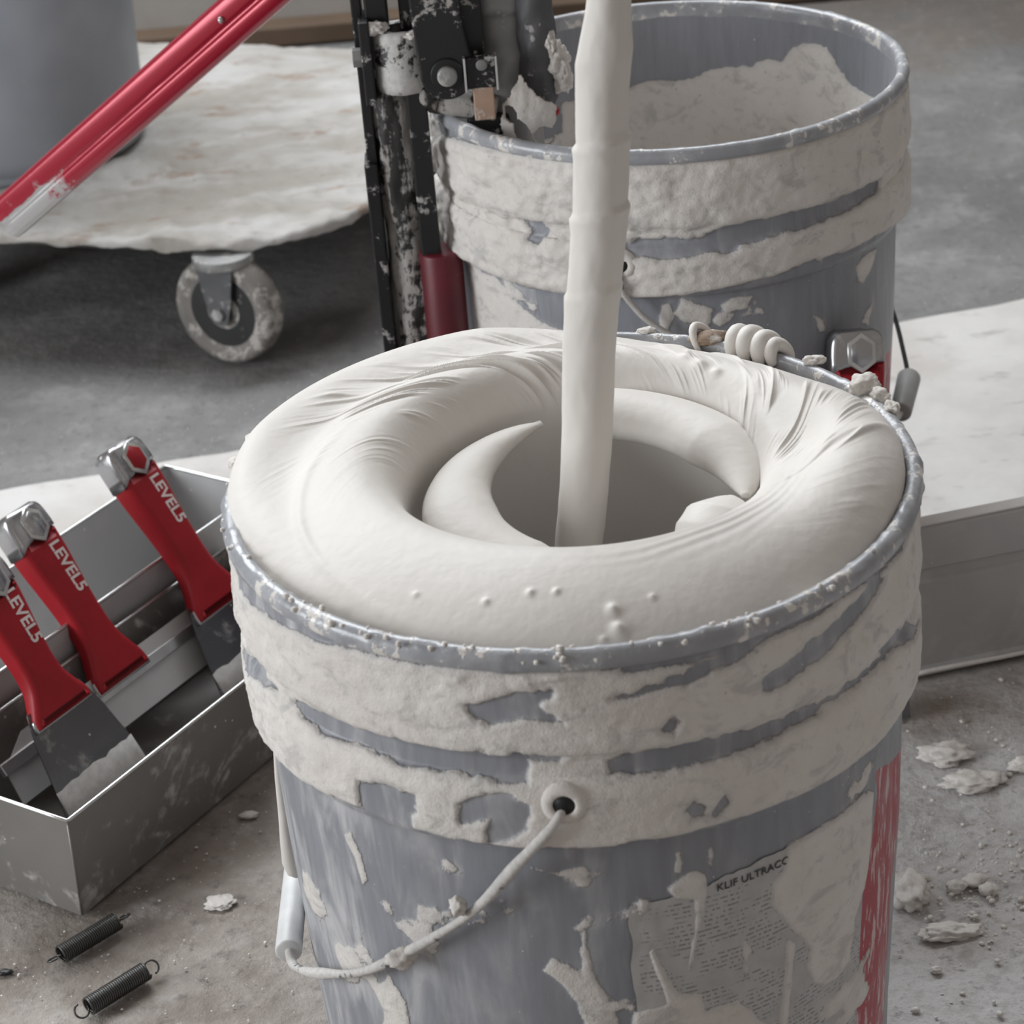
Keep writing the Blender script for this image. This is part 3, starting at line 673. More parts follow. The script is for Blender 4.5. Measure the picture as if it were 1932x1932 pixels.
# ------------------------------------------------------------------ the swirling compound
def build_vortex():
    nt_ = 1100
    prof = np.array([(.1436, -.0170), (.1424, -.0110), (.1375, -.0050), (.1285, .0014), (.1165, .0072), (.105, .0108), (.0965, .0116), (.0900, .0094), (.0840, .0040), (.0795, -.0040), (.0772, -.0135), (.0762, -.028), (.0755, -.06), (.074, -.12), (.071, -.18), (.064, -.235), (.040, -.262), (.015, -.268), (.0, -.268)])
    P = spline(prof, 400); P[:, 0] = np.clip(P[:, 0], 0, .1436); P[-1, 0] = 0
    s_ = np.concatenate([[0], np.cumsum(np.hypot(*np.diff(P, axis=0).T))])
    st = np.concatenate([np.linspace(0, .088, 270), np.linspace(.088, s_[-1], 56)[1:]]); nr = len(st)
    P = np.stack([np.interp(st, s_, P[:, 0]), np.interp(st, s_, P[:, 1])], -1)
    th = np.linspace(-np.pi, np.pi, nt_, endpoint=False)
    TH, R = np.meshgrid(th, P[:, 0]); _, Z = np.meshgrid(th, P[:, 1])
    deg = np.degrees(TH)
    def bell(c, w): d = (deg - c + 180) % 360 - 180; return np.exp(-(d / w)**2)
    outer = sstep(.118, .1425, R)
    # the mud has slopped over the rim at the back left
    R = R + outer * .0085 * np.clip(bell(-118, 42) + .7 * bell(-160, 24), 0, 1); Z = Z + outer * .0165 * np.clip(bell(-118, 50) + .6 * bell(-165, 30) + .10 * bell(165, 20), 0, 1)
    rightS = bell(82, 34); Z = Z + rightS * (.0165 * sstep(.088, .134, R) - .0062 * np.exp(-((R - .095) / .012)**2))
    # spiral folds: constant along a logarithmic spiral
    rr = np.clip(R, .02, .2)
    ph = TH - 1.35 * np.log(rr / .1)
    mid = sstep(.142, .128, R) * sstep(.072, .086, R)
    def ridged(fr, sd): return 1 - np.abs(perlin(np.cos(ph) * fr + sd, np.sin(ph) * fr, np.log(rr / .1) * 1.5 + sd))
    sector = np.clip(bell(-158, 46) + 1.0 * bell(130, 42) + .35 * bell(85, 25), 0, 1.1)
    gate = sstep(-.25, .5, perlin(np.cos(ph) * 6 + 4, np.sin(ph) * 6, np.log(rr / .1) * 5))
    fold = gate * ((ridged(10, 2.2)**5 - .2) * 1.0 + (ridged(19, 7.7)**4 - .2) * .6)
    Z = Z + mid * sector * .0027 * fold
    soft = perlin(np.cos(ph) * 3 + 1, np.sin(ph) * 3, np.log(rr / .1) * 2)
    Z = Z + mid * .0010 * soft * (.4 + .6 * sector)
    # shallow shoulder lines left and right
    shoulder = lambda c, r0: np.exp(-((R - r0 - .00035 * (deg - c)) / .0024)**2)
    Z = Z + .0010 * shoulder(-80, .118) * bell(-75, 34) + .0012 * np.exp(-((deg - 78 - 350 * (R - .11)) / 2.6)**2) * sstep(.142, .135, R) * sstep(.085, .098, R)
    # fine drag lines near the front right of the roll
    Z = Z + .00030 * bell(35, 28) * np.sin(R * 1150 + 5 * TH + 2.5 * perlin(TH * 3, R * 60, 0 * R)) * np.exp(-((R - .098) / .009)**2)
    x, y = R * np.sin(TH), -R * np.cos(TH)
    # crumbs and bubbles on the front slope
    for dg, r0, h, w in ((4.5, .1255, .0017, .0024), (4.8, .1335, .0022, .0030), (-11, .1165, .0010, .0016), (-6, .116, .0010, .0014), (-19, .121, .0009, .0015), (12, .123, .0008, .0014), (-33, .1225, .0007, .0014), (2, .136, .0008, .0014), (139, .0935, .0014, .0034), (133, .092, .0012, .0026), (145, .098, .0010, .003)):
        px, py = r0 * math.sin(math.radians(dg)), -r0 * math.cos(math.radians(dg))
        Z = Z + h * np.exp(-((x - px)**2 + (y - py)**2) / w**2)
    # the hole sits a little behind and right of the pail's axis
    k = sstep(.125, .088, R)
    x = x + .0050 * k; y = y + .0062 * k
    V = np.stack([x + B1[0], y + B1[1], Z + .3700], -1)
    o = add('joint_compound', V, grid_faces(nr, nt_, flip=True), WET, origin=(B1[0], B1[1], .3700))
    return tag(o, 'white joint compound whipped into a smooth ring-shaped vortex in the front bucket', 'joint compound', 'compound in the two mud buckets')
build_vortex()

# compound left in the back bucket
def build_left_over():
    nt_, nr = 200, 60
    th = np.linspace(0, 2 * np.pi, nt_, endpoint=False); r = np.linspace(.1385, 0, nr)
    TH, R = np.meshgrid(th, r); x, y = R * np.sin(TH), -R * np.cos(TH)
    Z = .225 + .0035 * fbm(x * 14, y * 14, 0 * x + 3, 3) + .010 * sstep(.09, .1385, R)
    tag(add('joint_compound', np.stack([x + B2[0], y + B2[1], Z], -1), grid_faces(nr, nt_, flip=True), WET, origin=(B2[0], B2[1], .225)), 'leftover beige compound lying low inside the back bucket', 'joint compound', 'compound in the two mud buckets')
build_left_over()

# ------------------------------------------------------------------ mixing paddle
def build_paddle():
    root = thing('mixing_paddle', 'upright mixing shaft thickly coated in white mud, spinning in the vortex hole', 'mixing paddle', (.0080, .946, .105))
    zs = np.concatenate([np.linspace(.115, .62, 330), np.linspace(.625, .86, 20)])
    th = np.linspace(0, 2 * np.pi, 56, endpoint=False)
    kz = np.array([.11, .30, .335, .385, .44, .452, .4535, .480, .4865, .488, .512, .5165, .518, .536, .552, .5665, .578, .60, .70, .87])
    kr = np.array([.0085, .0100, .0106, .0110, .0115, .0121, .0112, .0119, .0127, .0113, .0117, .0123, .0106, .0109, .0115, .0097, .0087, .0088, .0092, .0092])
    TH, Zg = np.meshgrid(th, zs)
    zeff = Zg + .0030 * np.sin(TH - .9)
    R = np.interp(zeff, kz, kr) + .00035 * fbm(np.cos(TH) * 1.2, np.sin(TH) * 1.2, Zg * 45, 3)
    cx = np.interp(Zg, [.115, .332, .4884, .5764, .86], [.0055, .0288, .0462, .0552, .0845])
    cx = cx + .0007 * np.sin(Zg * 55)
    V = np.stack([cx + R * np.cos(TH), .946 + R * np.sin(TH), Zg], -1)
    F = [tuple(q) for q in grid_faces(len(zs), 56)] + [tuple(range(56))[::-1], tuple((len(zs) - 1) * 56 + j for j in range(56))]
    add('shaft', V.reshape(-1, 3), F, WET, root)
    c0 = np.array([.0335, .9475])
    def blade(a0, a1, z0, z1, r0, r1, tip0, tip1):
        t = np.linspace(0, 1, 60); a = np.radians(a0 + (a1 - a0) * t); r = r0 + (r1 - r0) * t; z = z0 + (z1 - z0) * t
        Pp = np.stack([c0[0] + r * np.sin(a), c0[1] - r * np.cos(a), z], -1)
        rad = .0132 * np.clip(np.minimum(t / tip0, (1 - t) / tip1), .03, 1)**.6
        V, F = tube(Pp, rad, 20); C = np.repeat(Pp, 20, 0); V = C + (V - C) * np.array([1.28, 1.28, .78])
        return add('blade', V, F, WET, root)
    blade(-165, 8, .361, .338, .064, .047, .45, .25)
    blade(172, 74, .3650, .3570, .060, .070, .05, .40)
    blade(74, 30, .357, .340, .064, .060, .25, .5)
    add('hub', *tube([(.0055, .946, z) for z in np.linspace(.106, .136, 8)], [.012, .016, .018, .018, .018, .017, .014, .010], 24), WET, root)
build_paddle()
# ------------------------------------------------------------------ mud pans and taping knives
PS = np.array([.566, .824, 0]); PW = np.array([-.824, .566, 0]); PO = np.array([-.2643, 1.1434, 0.0])
PS /= np.linalg.norm(PS); PW = np.array([-PS[1], PS[0], 0])
def pan(label, s0, s1, w0, w1, h, taper, mat, z0=.0024):
    cx = PO + PS * (s0 + s1) / 2 + PW * (w0 + w1) / 2 + np.array([0, 0, z0])
    root = thing('mud_pan', label, 'mud pan', tuple(cx), 'steel mud pans holding the knives')
    L, W, t = (s1 - s0), (w1 - w0), .0011
    def ring(d, z, off): 
        l, w = L / 2 - off - d * .5, W / 2 - off - d
        return [(-l, -w, z), (l, -w, z), (l, w, z), (-l, w, z)]
    rings = [ring(taper, 0, 0), ring(0, h, 0), ring(0, h, t), ring(taper, t, t)]
    V = np.array([p for r in rings for p in r]); F = [(0, 3, 2, 1)]
    for k in range(3):
        for j in range(4):
            a, b = k * 4 + j, k * 4 + (j + 1) % 4
            F.append((a, b, b + 4, a + 4))
    F.append((12, 13, 14, 15))
    A = np.array([PS, PW, [0, 0, 1]])
    add('pan_body', V @ A, F, mat, root, smooth=False, local=True)
    e = np.array(ring(0, h, t * .5)); pts = []
    for j in range(4):
        a, b = e[j], e[(j + 1) % 4]; pts += [a + (b - a) * q for q in np.linspace(.004, .996, 8)]
    add('rolled_edge', tube(np.array(pts) @ A, .0013, 8, closed=True)[0], tube(np.array(pts) @ A, .0013, 8, closed=True)[1], EDGE, root, local=True)
    for sg in (-1, 1):                                               # folded corner seams at the near side
        c0 = np.array([sg * (L / 2 - taper * .5), -(W / 2 - taper), .001]); c1 = np.array([sg * L / 2, -W / 2, h - .002])
        add('corner_seam', *[x for x in (lambda q: (q[0] @ A, q[1]))(tube([c0, (c0 + c1) / 2, c1], .0008, 6))], STEEL_D, root, local=True)
    return root
EDGE = m_plain('bare bright steel edge', (0.62, 0.62, 0.61), .28, .8, .05)
pan('dark steel mud pan in front with splattered outer wall, three red knives standing in it', 0, .30, 0, .118, .070, .006, STEEL_D)
pan('brighter deep steel mud pan tucked behind the dark pan', .0, .345, .1225, .208, .090, .004, STEEL)

HALF = [(.0, .0232), (.004, .0236), (.010, .0225), (.018, .0188), (.028, .0150), (.040, .0134), (.056, .0136), (.072, .0148), (.088, .0162), (.101, .0170), (.106, .0170)]
CAPH = [(.1062, .0170), (.112, .0170), (.120, .0162), (.1245, .0140), (.1265, .0105)]
def knife(label, base, axis, width_dir, Lb, wtip, wtop, blade_mat, backed=False, chip=True, xshift=0.0, text=True, hs=1.0, smear=None):
    y = np.array(axis) / np.linalg.norm(axis); x = np.array(width_dir) - y * (np.array(width_dir) @ y); x /= np.linalg.norm(x); z = np.cross(x, y)
    m = Matrix(((x[0], y[0], z[0], base[0]), (x[1], y[1], z[1], base[1]), (x[2], y[2], z[2], base[2]), (0, 0, 0, 1)))
    root = thing('taping_knife', label, 'taping knife', group='red handled taping knives', mat=m)
    # blade: thin plate, flaring from the handle to the edge
    out = [(-wtip / 2 + xshift, 0), (wtip / 2 + xshift, 0), (wtop / 2 + xshift * .6, Lb * .93), (wtop / 2 * .8, Lb + .012), (-wtop / 2 * .8, Lb + .012), (-wtop / 2 + xshift * .6, Lb * .93)]
    add('blade', *prism(out, -.0004, .0004), blade_mat, root, smooth=False, local=True)
    if backed:
        bk = [(-wtip / 2 + xshift, Lb * .80), (wtip / 2 + xshift, Lb * .80), (wtip / 2 + xshift, Lb * .80 + .008), (-wtip / 2 + xshift, Lb * .80 + .008)]
        add('blade_back', *prism(bk, -.0022, .0022, .0007, 2), EDGE, root, smooth=False, local=True)
    # moulded handle
    hp = spline(np.array([(h, q * hs) for q, h in HALF]), 40)
    ol = [(p[0], p[1] + Lb) for p in hp] + [(-p[0], p[1] + Lb) for p in hp[::-1]]
    V, F = prism(ol, -.0088, .0088, .0052, 4)
    # thinner towards the blade, slight belly
    k = np.interp(V[:, 1] - Lb, [0, .02, .05, .09, .13], [.62, .78, .98, 1.08, 1.05]); V[:, 2] *= k
    grip = add('grip', V, F, RED, root, local=True)
    edge = [(p[0] * 1.045, p[1] + Lb - .0012) for p in hp[:9]] + [(-p[0] * 1.045, p[1] + Lb - .0012) for p in hp[:9][::-1]]
    V, F = prism(edge, -.0030, .0030, .0012, 2); add('bolster', V, F, CHROME, root, local=True)
    cp = spline(np.array([(h, q - .106 * (1 - hs)) for q, h in CAPH]), 14); Lc = Lb - .106 * (1 - hs)
    ol = [(p[0] * 1.01, p[1] + Lb) for p in cp] + [(-p[0] * 1.01, p[1] + Lb) for p in cp[::-1]]
    # the cap runs down the left edge of the grip
    ol += [(-.0175, Lc + .0990), (-.0080, Lc + .1025)]
    V, F = prism(ol, -.0093, .0093, .0036, 3); V[:, 2] *= 1.05
    cap = add('end_cap', V, F, CHROME, root, local=True); cap['label'] = 'worn metal end cap'
    hx = [(.0018 + .0125 * math.cos(a) * .80, Lc + .1125 + .0125 * math.sin(a)) for a in np.linspace(math.pi / 2, math.pi * 2.5, 7)[:-1]]
    hx2 = [(.0018 + (p[0] - .0018) * .74, Lc + .1125 + (p[1] - Lc - .1125) * .74) for p in hx]
    V, F = prism(hx, .0080, .0110, .0006, 2); em = add('emblem', V, F, EDGE, root, local=True)
    V, F = prism(hx2, .0100, .01135, .0002, 1); add('emblem_face', V, F, RED if chip else CHROME, em, local=True)
    if text:
        V, F = text_mesh('LEVEL5', .0118, .00028)
        V = np.stack([.0062 + V[:, 1], Lb + .0795 * hs - V[:, 0], V[:, 2]], -1)
        hz = .0088 * np.interp(V[:, 1] - Lb, [0, .02, .05, .09, .13], [.62, .78, .98, 1.08, 1.05])
        V[:, 2] += hz + .0001
        add('lettering', V, F, INK, grip, smooth=False, local=True)
    if smear:
        y0, y1 = smear; rs_ = np.random.RandomState(int(Lb * 1e4)); xs_ = np.linspace(-1, 1, 15); wm = wtip + (wtop - wtip) * (y0 + y1) / 2 / Lb
        lo = [(x_ * wm * .485 + xshift, y0 + rs_.uniform(-.0006, .0006)) for x_ in xs_]; hi = [(x_ * wm * .475 + xshift, y1 + rs_.uniform(-.0012, .0010)) for x_ in xs_[::-1]]
        add('mud_smear', *prism(lo + hi, .0003, .0009, .0002, 1), SMEAR, root, local=True)
    return root
SMEAR = m_dusty('grey smear of compound on steel', (0.24, 0.24, 0.245), .5, .3, (0.58, 0.565, 0.55), 1.25, 30, (1, 2.2, 1), .3)
def lean(phi): return PW * math.cos(math.radians(phi)) + np.array([0, 0, math.sin(math.radians(phi))])
Zu = np.array([0, 0, 1.])
knife('leftmost red taping knife, its dark square blade tucked behind the dark pan wall', PO + PS * .080 + PW * .030 + Zu * .0045, lean(59.5), PS, .0845, .086, .058, BLADE, chip=False, hs=.80, smear=(.028, .049))
knife('middle red taping knife with a wide silver blade lying along the dark pan', PO + PS * .1570 + PW * .0820 + Zu * .0310, lean(56.0), PS, .0250, .215, .214, STEEL, backed=True, chip=False, xshift=-.006)
knife('red taping knife nearest the front bucket, dark end cap and mud-smeared narrow blade', PO + PS * .2450 + PW * .0470 + Zu * .0045, lean(55.5), PS, .0671, .092, .060, BLADE, smear=(.020, .036))
knife('red taping knife mostly hidden between the two buckets, only its end cap showing', (.212, 1.280, .0040), (.025, .36, 1.0), (.93, .10, 0.05), .119, .052, .046, BLADE, chip=False, text=False)

# ------------------------------------------------------------------ springs
def spring(label, p0, p1, rot):
    p0, p1 = np.array(p0, float), np.array(p1, float); L = np.linalg.norm(p1 - p0); d = (p1 - p0) / L
    root = thing('extension_spring', label, 'spring', tuple((p0 + p1) / 2 - np.array([0, 0, .0058])), 'steel extension springs on the floor')
    u = np.cross(d, [0, 0, 1.]); u /= np.linalg.norm(u); w = np.cross(u, d)
    r, wr = .0050, .00065; n = int(L / (2.1 * wr)); t = np.linspace(0, 1, n * 14)
    a = 2 * np.pi * n * t
    P = p0 + d * (L * t)[:, None] + r * (np.cos(a)[:, None] * u + np.sin(a)[:, None] * w)
    add('coil', *tube(P, wr, 6), SPRING, root)
    for e, sg in ((p0, -1), (p1, 1)):
        q = np.linspace(-.2, 1.5 * np.pi, 28); rot_u = u * math.cos(rot) + w * math.sin(rot)
        H = e + np.outer(1 - np.cos(q), d) * sg * .0042 + np.outer(np.sin(q), rot_u) * .0040 * sg
        H[:, 2] = np.maximum(H[:, 2], .0012)
        add('hook', *tube(H, .0006, 8), SPRING, root)
spring('dark coil spring lying against the corner of the dark pan', (-.2745, 1.1090, .0064), (-.2455, 1.1360, .0064), .5)
spring('dark coil spring lying alone on the floor, nearest the bottom edge', (-.2535, 1.0610, .0064), (-.2245, 1.0880, .0064), 2.4)

# ------------------------------------------------------------------ steel stud at right
def build_stud():
    d = np.array([.9768, .2142, 0]); nrm = np.array([-.2142, .9768, 0]); p0 = np.array([.2604, 1.3343, 0]) - d * .025
    root = thing('metal_stud', 'dull grey metal stud lying on edge beside the front bucket at right', 'metal stud', tuple(p0 + d * .5))
    # section in (away-from-camera, up): web faces the camera, flanges point away, stiffening rib and a bottom lip
    sec = [(.010, .104), (.010, .1085), (.002, .1095), (0, .1075), (.0002, .079), (.0028, .077), (.0028, .0705), (.0002, .0685), (0, .0072), (-.0035, .0060), (-.0035, .0020), (.036, .0020), (.036, .012)]
    sec = np.array(sec); th = .0009
    inner = sec + np.array([th, 0]); inner[[0, 1, 2]] += np.array([-th, -th]); inner[[11, 12]] += np.array([-th, th])
    full = np.vstack([sec, inner[::-1]]); n = len(full)
    xs = np.linspace(0, 1.0, 40)
    V = np.array([[p0 + d * s + nrm * (q[0] + .0007 * math.sin(s * 9 + q[1] * 40)) + Zu * q[1] for q in full] for s in xs]).reshape(-1, 3)
    F = [tuple(q) for q in grid_faces(len(xs), n)] + [tuple(range(n)), tuple((len(xs) - 1) * n + j for j in range(n))[::-1]]
    add('web', V, F, STUD, root, smooth=False)
    # dust-white lip along the floor
    pts = [p0 + d * s + nrm * -.0045 + Zu * (.0052 + .0005 * math.sin(s * 60)) for s in np.linspace(.005, .99, 60)]
    add('bottom_lip', *tube(pts, .0016, 8), DRY, root)
    V, F = box(p0 + d * .5 + nrm * .0055 + Zu * .1102, (1.0, .011, .0014), np.array([d, nrm, [0, 0, 1]]), .0005)
    add('top_flange', V, F, PAPER, root, smooth=False)
STUD = m_steel('dusty galvanised steel', (0.42, 0.412, 0.405), .5, .35, .15)
build_stud()

# ------------------------------------------------------------------ dolly
def build_dolly():
    e1 = np.array([.945, -.327, 0]); e2 = np.array([.327, .945, 0]); P0 = np.array([-.315, 1.956, 0])
    c = P0 + e1 * -.08 + e2 * .26
    root = thing('wheeled_dolly', 'low wheeled dolly with a thick crusted white platform behind the buckets', 'dolly', (c[0], c[1], 0))
    a0, a1, b1, r = -.35, .19, .525, .122
    # rounded outline
    ol = []
    for cx, cy, t0 in ((a1 - r, r, -90), (a1 - r, b1 - r, 0), (a0 + r, b1 - r, 90), (a0 + r, r, 180)):
        for t in np.linspace(t0, t0 + 90, 26): ol.append((cx + r * math.cos(math.radians(t)), cy + r * math.sin(math.radians(t))))
    ol = np.array(ol); seg = np.concatenate([[0], np.cumsum(np.hypot(*np.diff(np.vstack([ol, ol[:1]]), axis=0).T))])
    m = 520; u = np.linspace(0, seg[-1], m, endpoint=False); olc = np.vstack([ol, ol[:1]])
    O = np.stack([np.interp(u, seg, olc[:, 0]), np.interp(u, seg, olc[:, 1])], -1)
    mid = np.array([(a0 + a1) / 2, b1 / 2])
    def w(p, z): return P0[None] + p[:, :1] * e1 + p[:, 1:2] * e2 + np.stack([0 * z, 0 * z, z], -1)
    V, F = prism([tuple(x) for x in ol], .0985, .1060, .002, 2)
    add('board', V[:, :1] * e1 + V[:, 1:2] * e2 + P0 + V[:, 2:] * np.array([0, 0, 1.]), F, BOARD, root, smooth=False)
    # crust of compound: concentric rings with a ragged edge
    ks = np.concatenate([[1.004, 1.012, 1.008], np.linspace(1.0, 0.0, 60)]); V = []
    nb = fbm(O[:, 0] * 30, O[:, 1] * 30, 0 * u, 4)
    for i, kk in enumerate(ks):
        p = mid + (O - mid) * kk
        if i < 3: p = p + (O - mid) / np.linalg.norm(O - mid, axis=1)[:, None] * (.0035 * nb)[:, None] * (1 if i else .5)
        hz = np.maximum(.1090 + .0045 * fbm(p[:, 0] * 9, p[:, 1] * 9, 0 * u + 1, 4) + .0026 * fbm(p[:, 0] * 42, p[:, 1] * 42, 0 * u + 5, 3), .1074 + .0008 * fbm(p[:, 0] * 60, p[:, 1] * 60, 0 * u, 2))
        z = {0:   .1005 + .0050 * nb, 1: .1035 + .003 * nb, 2: hz - .0022}.get(i, hz)
        V.append(w(p, z))
    add('mud_crust', np.concatenate(V), grid_faces(len(ks), m), CRUST, root)
    caster0 = None
    for ci, (a, b, ang) in enumerate([(.094, .004, -29), (-.26, .075, 15), (.10, .44, 40), (-.26, .44, -30)]):
        q = P0 + e1 * a + e2 * b
        ax = np.array([math.sin(math.radians(ang)), -math.cos(math.radians(ang)), 0]); f = np.cross(ax, Zu)
        R = .0490; wc = q + Zu * R
        hw = add('caster', *cyl(q + Zu * .090, q + Zu * .0985, .026, n=24, bevel=.001), GREYM, root)
        hw['label'] = 'swivel caster with a worn wheel'
        sec = [(.010, .011), (.028, .0095), (.0385, .0120), (.0415, .0135), (.0460, .0118), (.0483, .0080), (.0490, 0)]
        sec = sec + [(r_, -h_) for r_, h_ in sec[-2::-1]]
        an = np.linspace(0, 2 * np.pi, 48, endpoint=False)
        Vt = np.array([[wc + ax * h_ + r_ * (math.cos(t) * f + math.sin(t) * Zu) for t in an] for r_, h_ in sec]).reshape(-1, 3)
        add('tyre', Vt, grid_faces(len(sec), 48), TYRE, hw)
        Vt, Ft = cyl(wc - ax * .0105, wc + ax * .0105, .0395, n=36); add('wheel_hub', Vt, Ft, HUB, hw, smooth=False)
        for s_ in (-1, 1):
            o_ = wc + ax * s_ * .0155
            outl = [(-.018, .041), (.018, .041), (.0125, .008), (.008, -.008), (0, -.011), (-.008, -.008), (-.0125, .008)]
            V2, F2 = prism(outl, -.0012, .0012, .0004, 1)
            V2 = o_ + V2[:, :1] * f + V2[:, 1:2] * Zu + V2[:, 2:] * ax
            add('fork', V2, F2, FORK, hw, smooth=False)
            add('axle_nut', *cyl(o_, o_ + ax * s_ * .005, .0058, n=6), GREYM, hw, smooth=False)
FORK = m_dusty('dull zinc fork', (0.13, 0.13, 0.135), .5, .5, (0.34, 0.33, 0.32), .35, 60)
TYRE = m_dusty('worn grey rubber tyre', (0.20, 0.185, 0.17), .7, 0, (0.46, 0.43, 0.40), .62, 60)
HUB = m_dusty('black wheel hub with dried splashes', (0.02, 0.02, 0.02), .6, 0, (0.40, 0.385, 0.37), .12, 90)
BOARD = m_plain('dark plywood edge', (0.035, 0.03, 0.028), .7)
def m_crust():
    s = NT('crusted dolly top'); big = s.noise(7, 5, .6, s.coord((1, 2.2, 1)), .6); fine = s.noise(70, 5, .65)
    rust = s.math('MULTIPLY', s.ramp(s.noise(11, 4, .6, s.coord((1, 2.6, 1)), .5), .55, .66), s.ramp(fine, .35, .6))
    c = s.mix(s.ramp(big, .34, .66), (0.47, 0.458, 0.445), (0.34, 0.315, 0.285))
    c = s.mix(s.math('MULTIPLY', rust, .6), c, (0.24, 0.15, 0.095))
    c = s.mix(s.math('MULTIPLY', s.ramp(fine, .58, .72), .4), c, (0.22, 0.205, 0.19))
    s.bump(s.math('ADD', big, fine), .5, .004)
    return s.out(c, .85, 0, .2)
CRUST = m_crust()
build_dolly()

drum = thing('plastic_pail', 'clean blue-grey pail standing on the dolly at the left edge', 'pail', (-.447, 2.225, .1120))
def drum_pail():
    c = (-.447, 2.225)
    pail_body(drum, c, .1120, .006, np.arange(-180, 180, 3.0), None, .0, 1.0, 9.0, m_dusty('blue grey pail plastic', (0.33, 0.35, 0.39), .5, 0, (0.50, 0.49, 0.48), .05, 16, (1, 1, .5)))
    pail_rim(drum, c, .1120, 8, .3, 120)
    bail(drum, [cylpt(c, -90, .1120 + .30, .150), cylpt(c, -80, .1120 + .27, .153), cylpt(c, -45, .1120 + .215, .148), cylpt(c, 0, .1120 + .185, .146), cylpt(c, 45, .1120 + .215, .148), cylpt(c, 80, .1120 + .27, .153), cylpt(c, 90, .1120 + .30, .150)][:0] or [cylpt(c, 180 + a, .1120 + z, R_) for a, z, R_ in ((-90, .30, .150), (-80, .27, .153), (-45, .215, .148), (0, .185, .146), (45, .215, .148), (80, .27, .153), (90, .30, .150))], .0016, WIRE_D, 0, 50)
drum_pail()

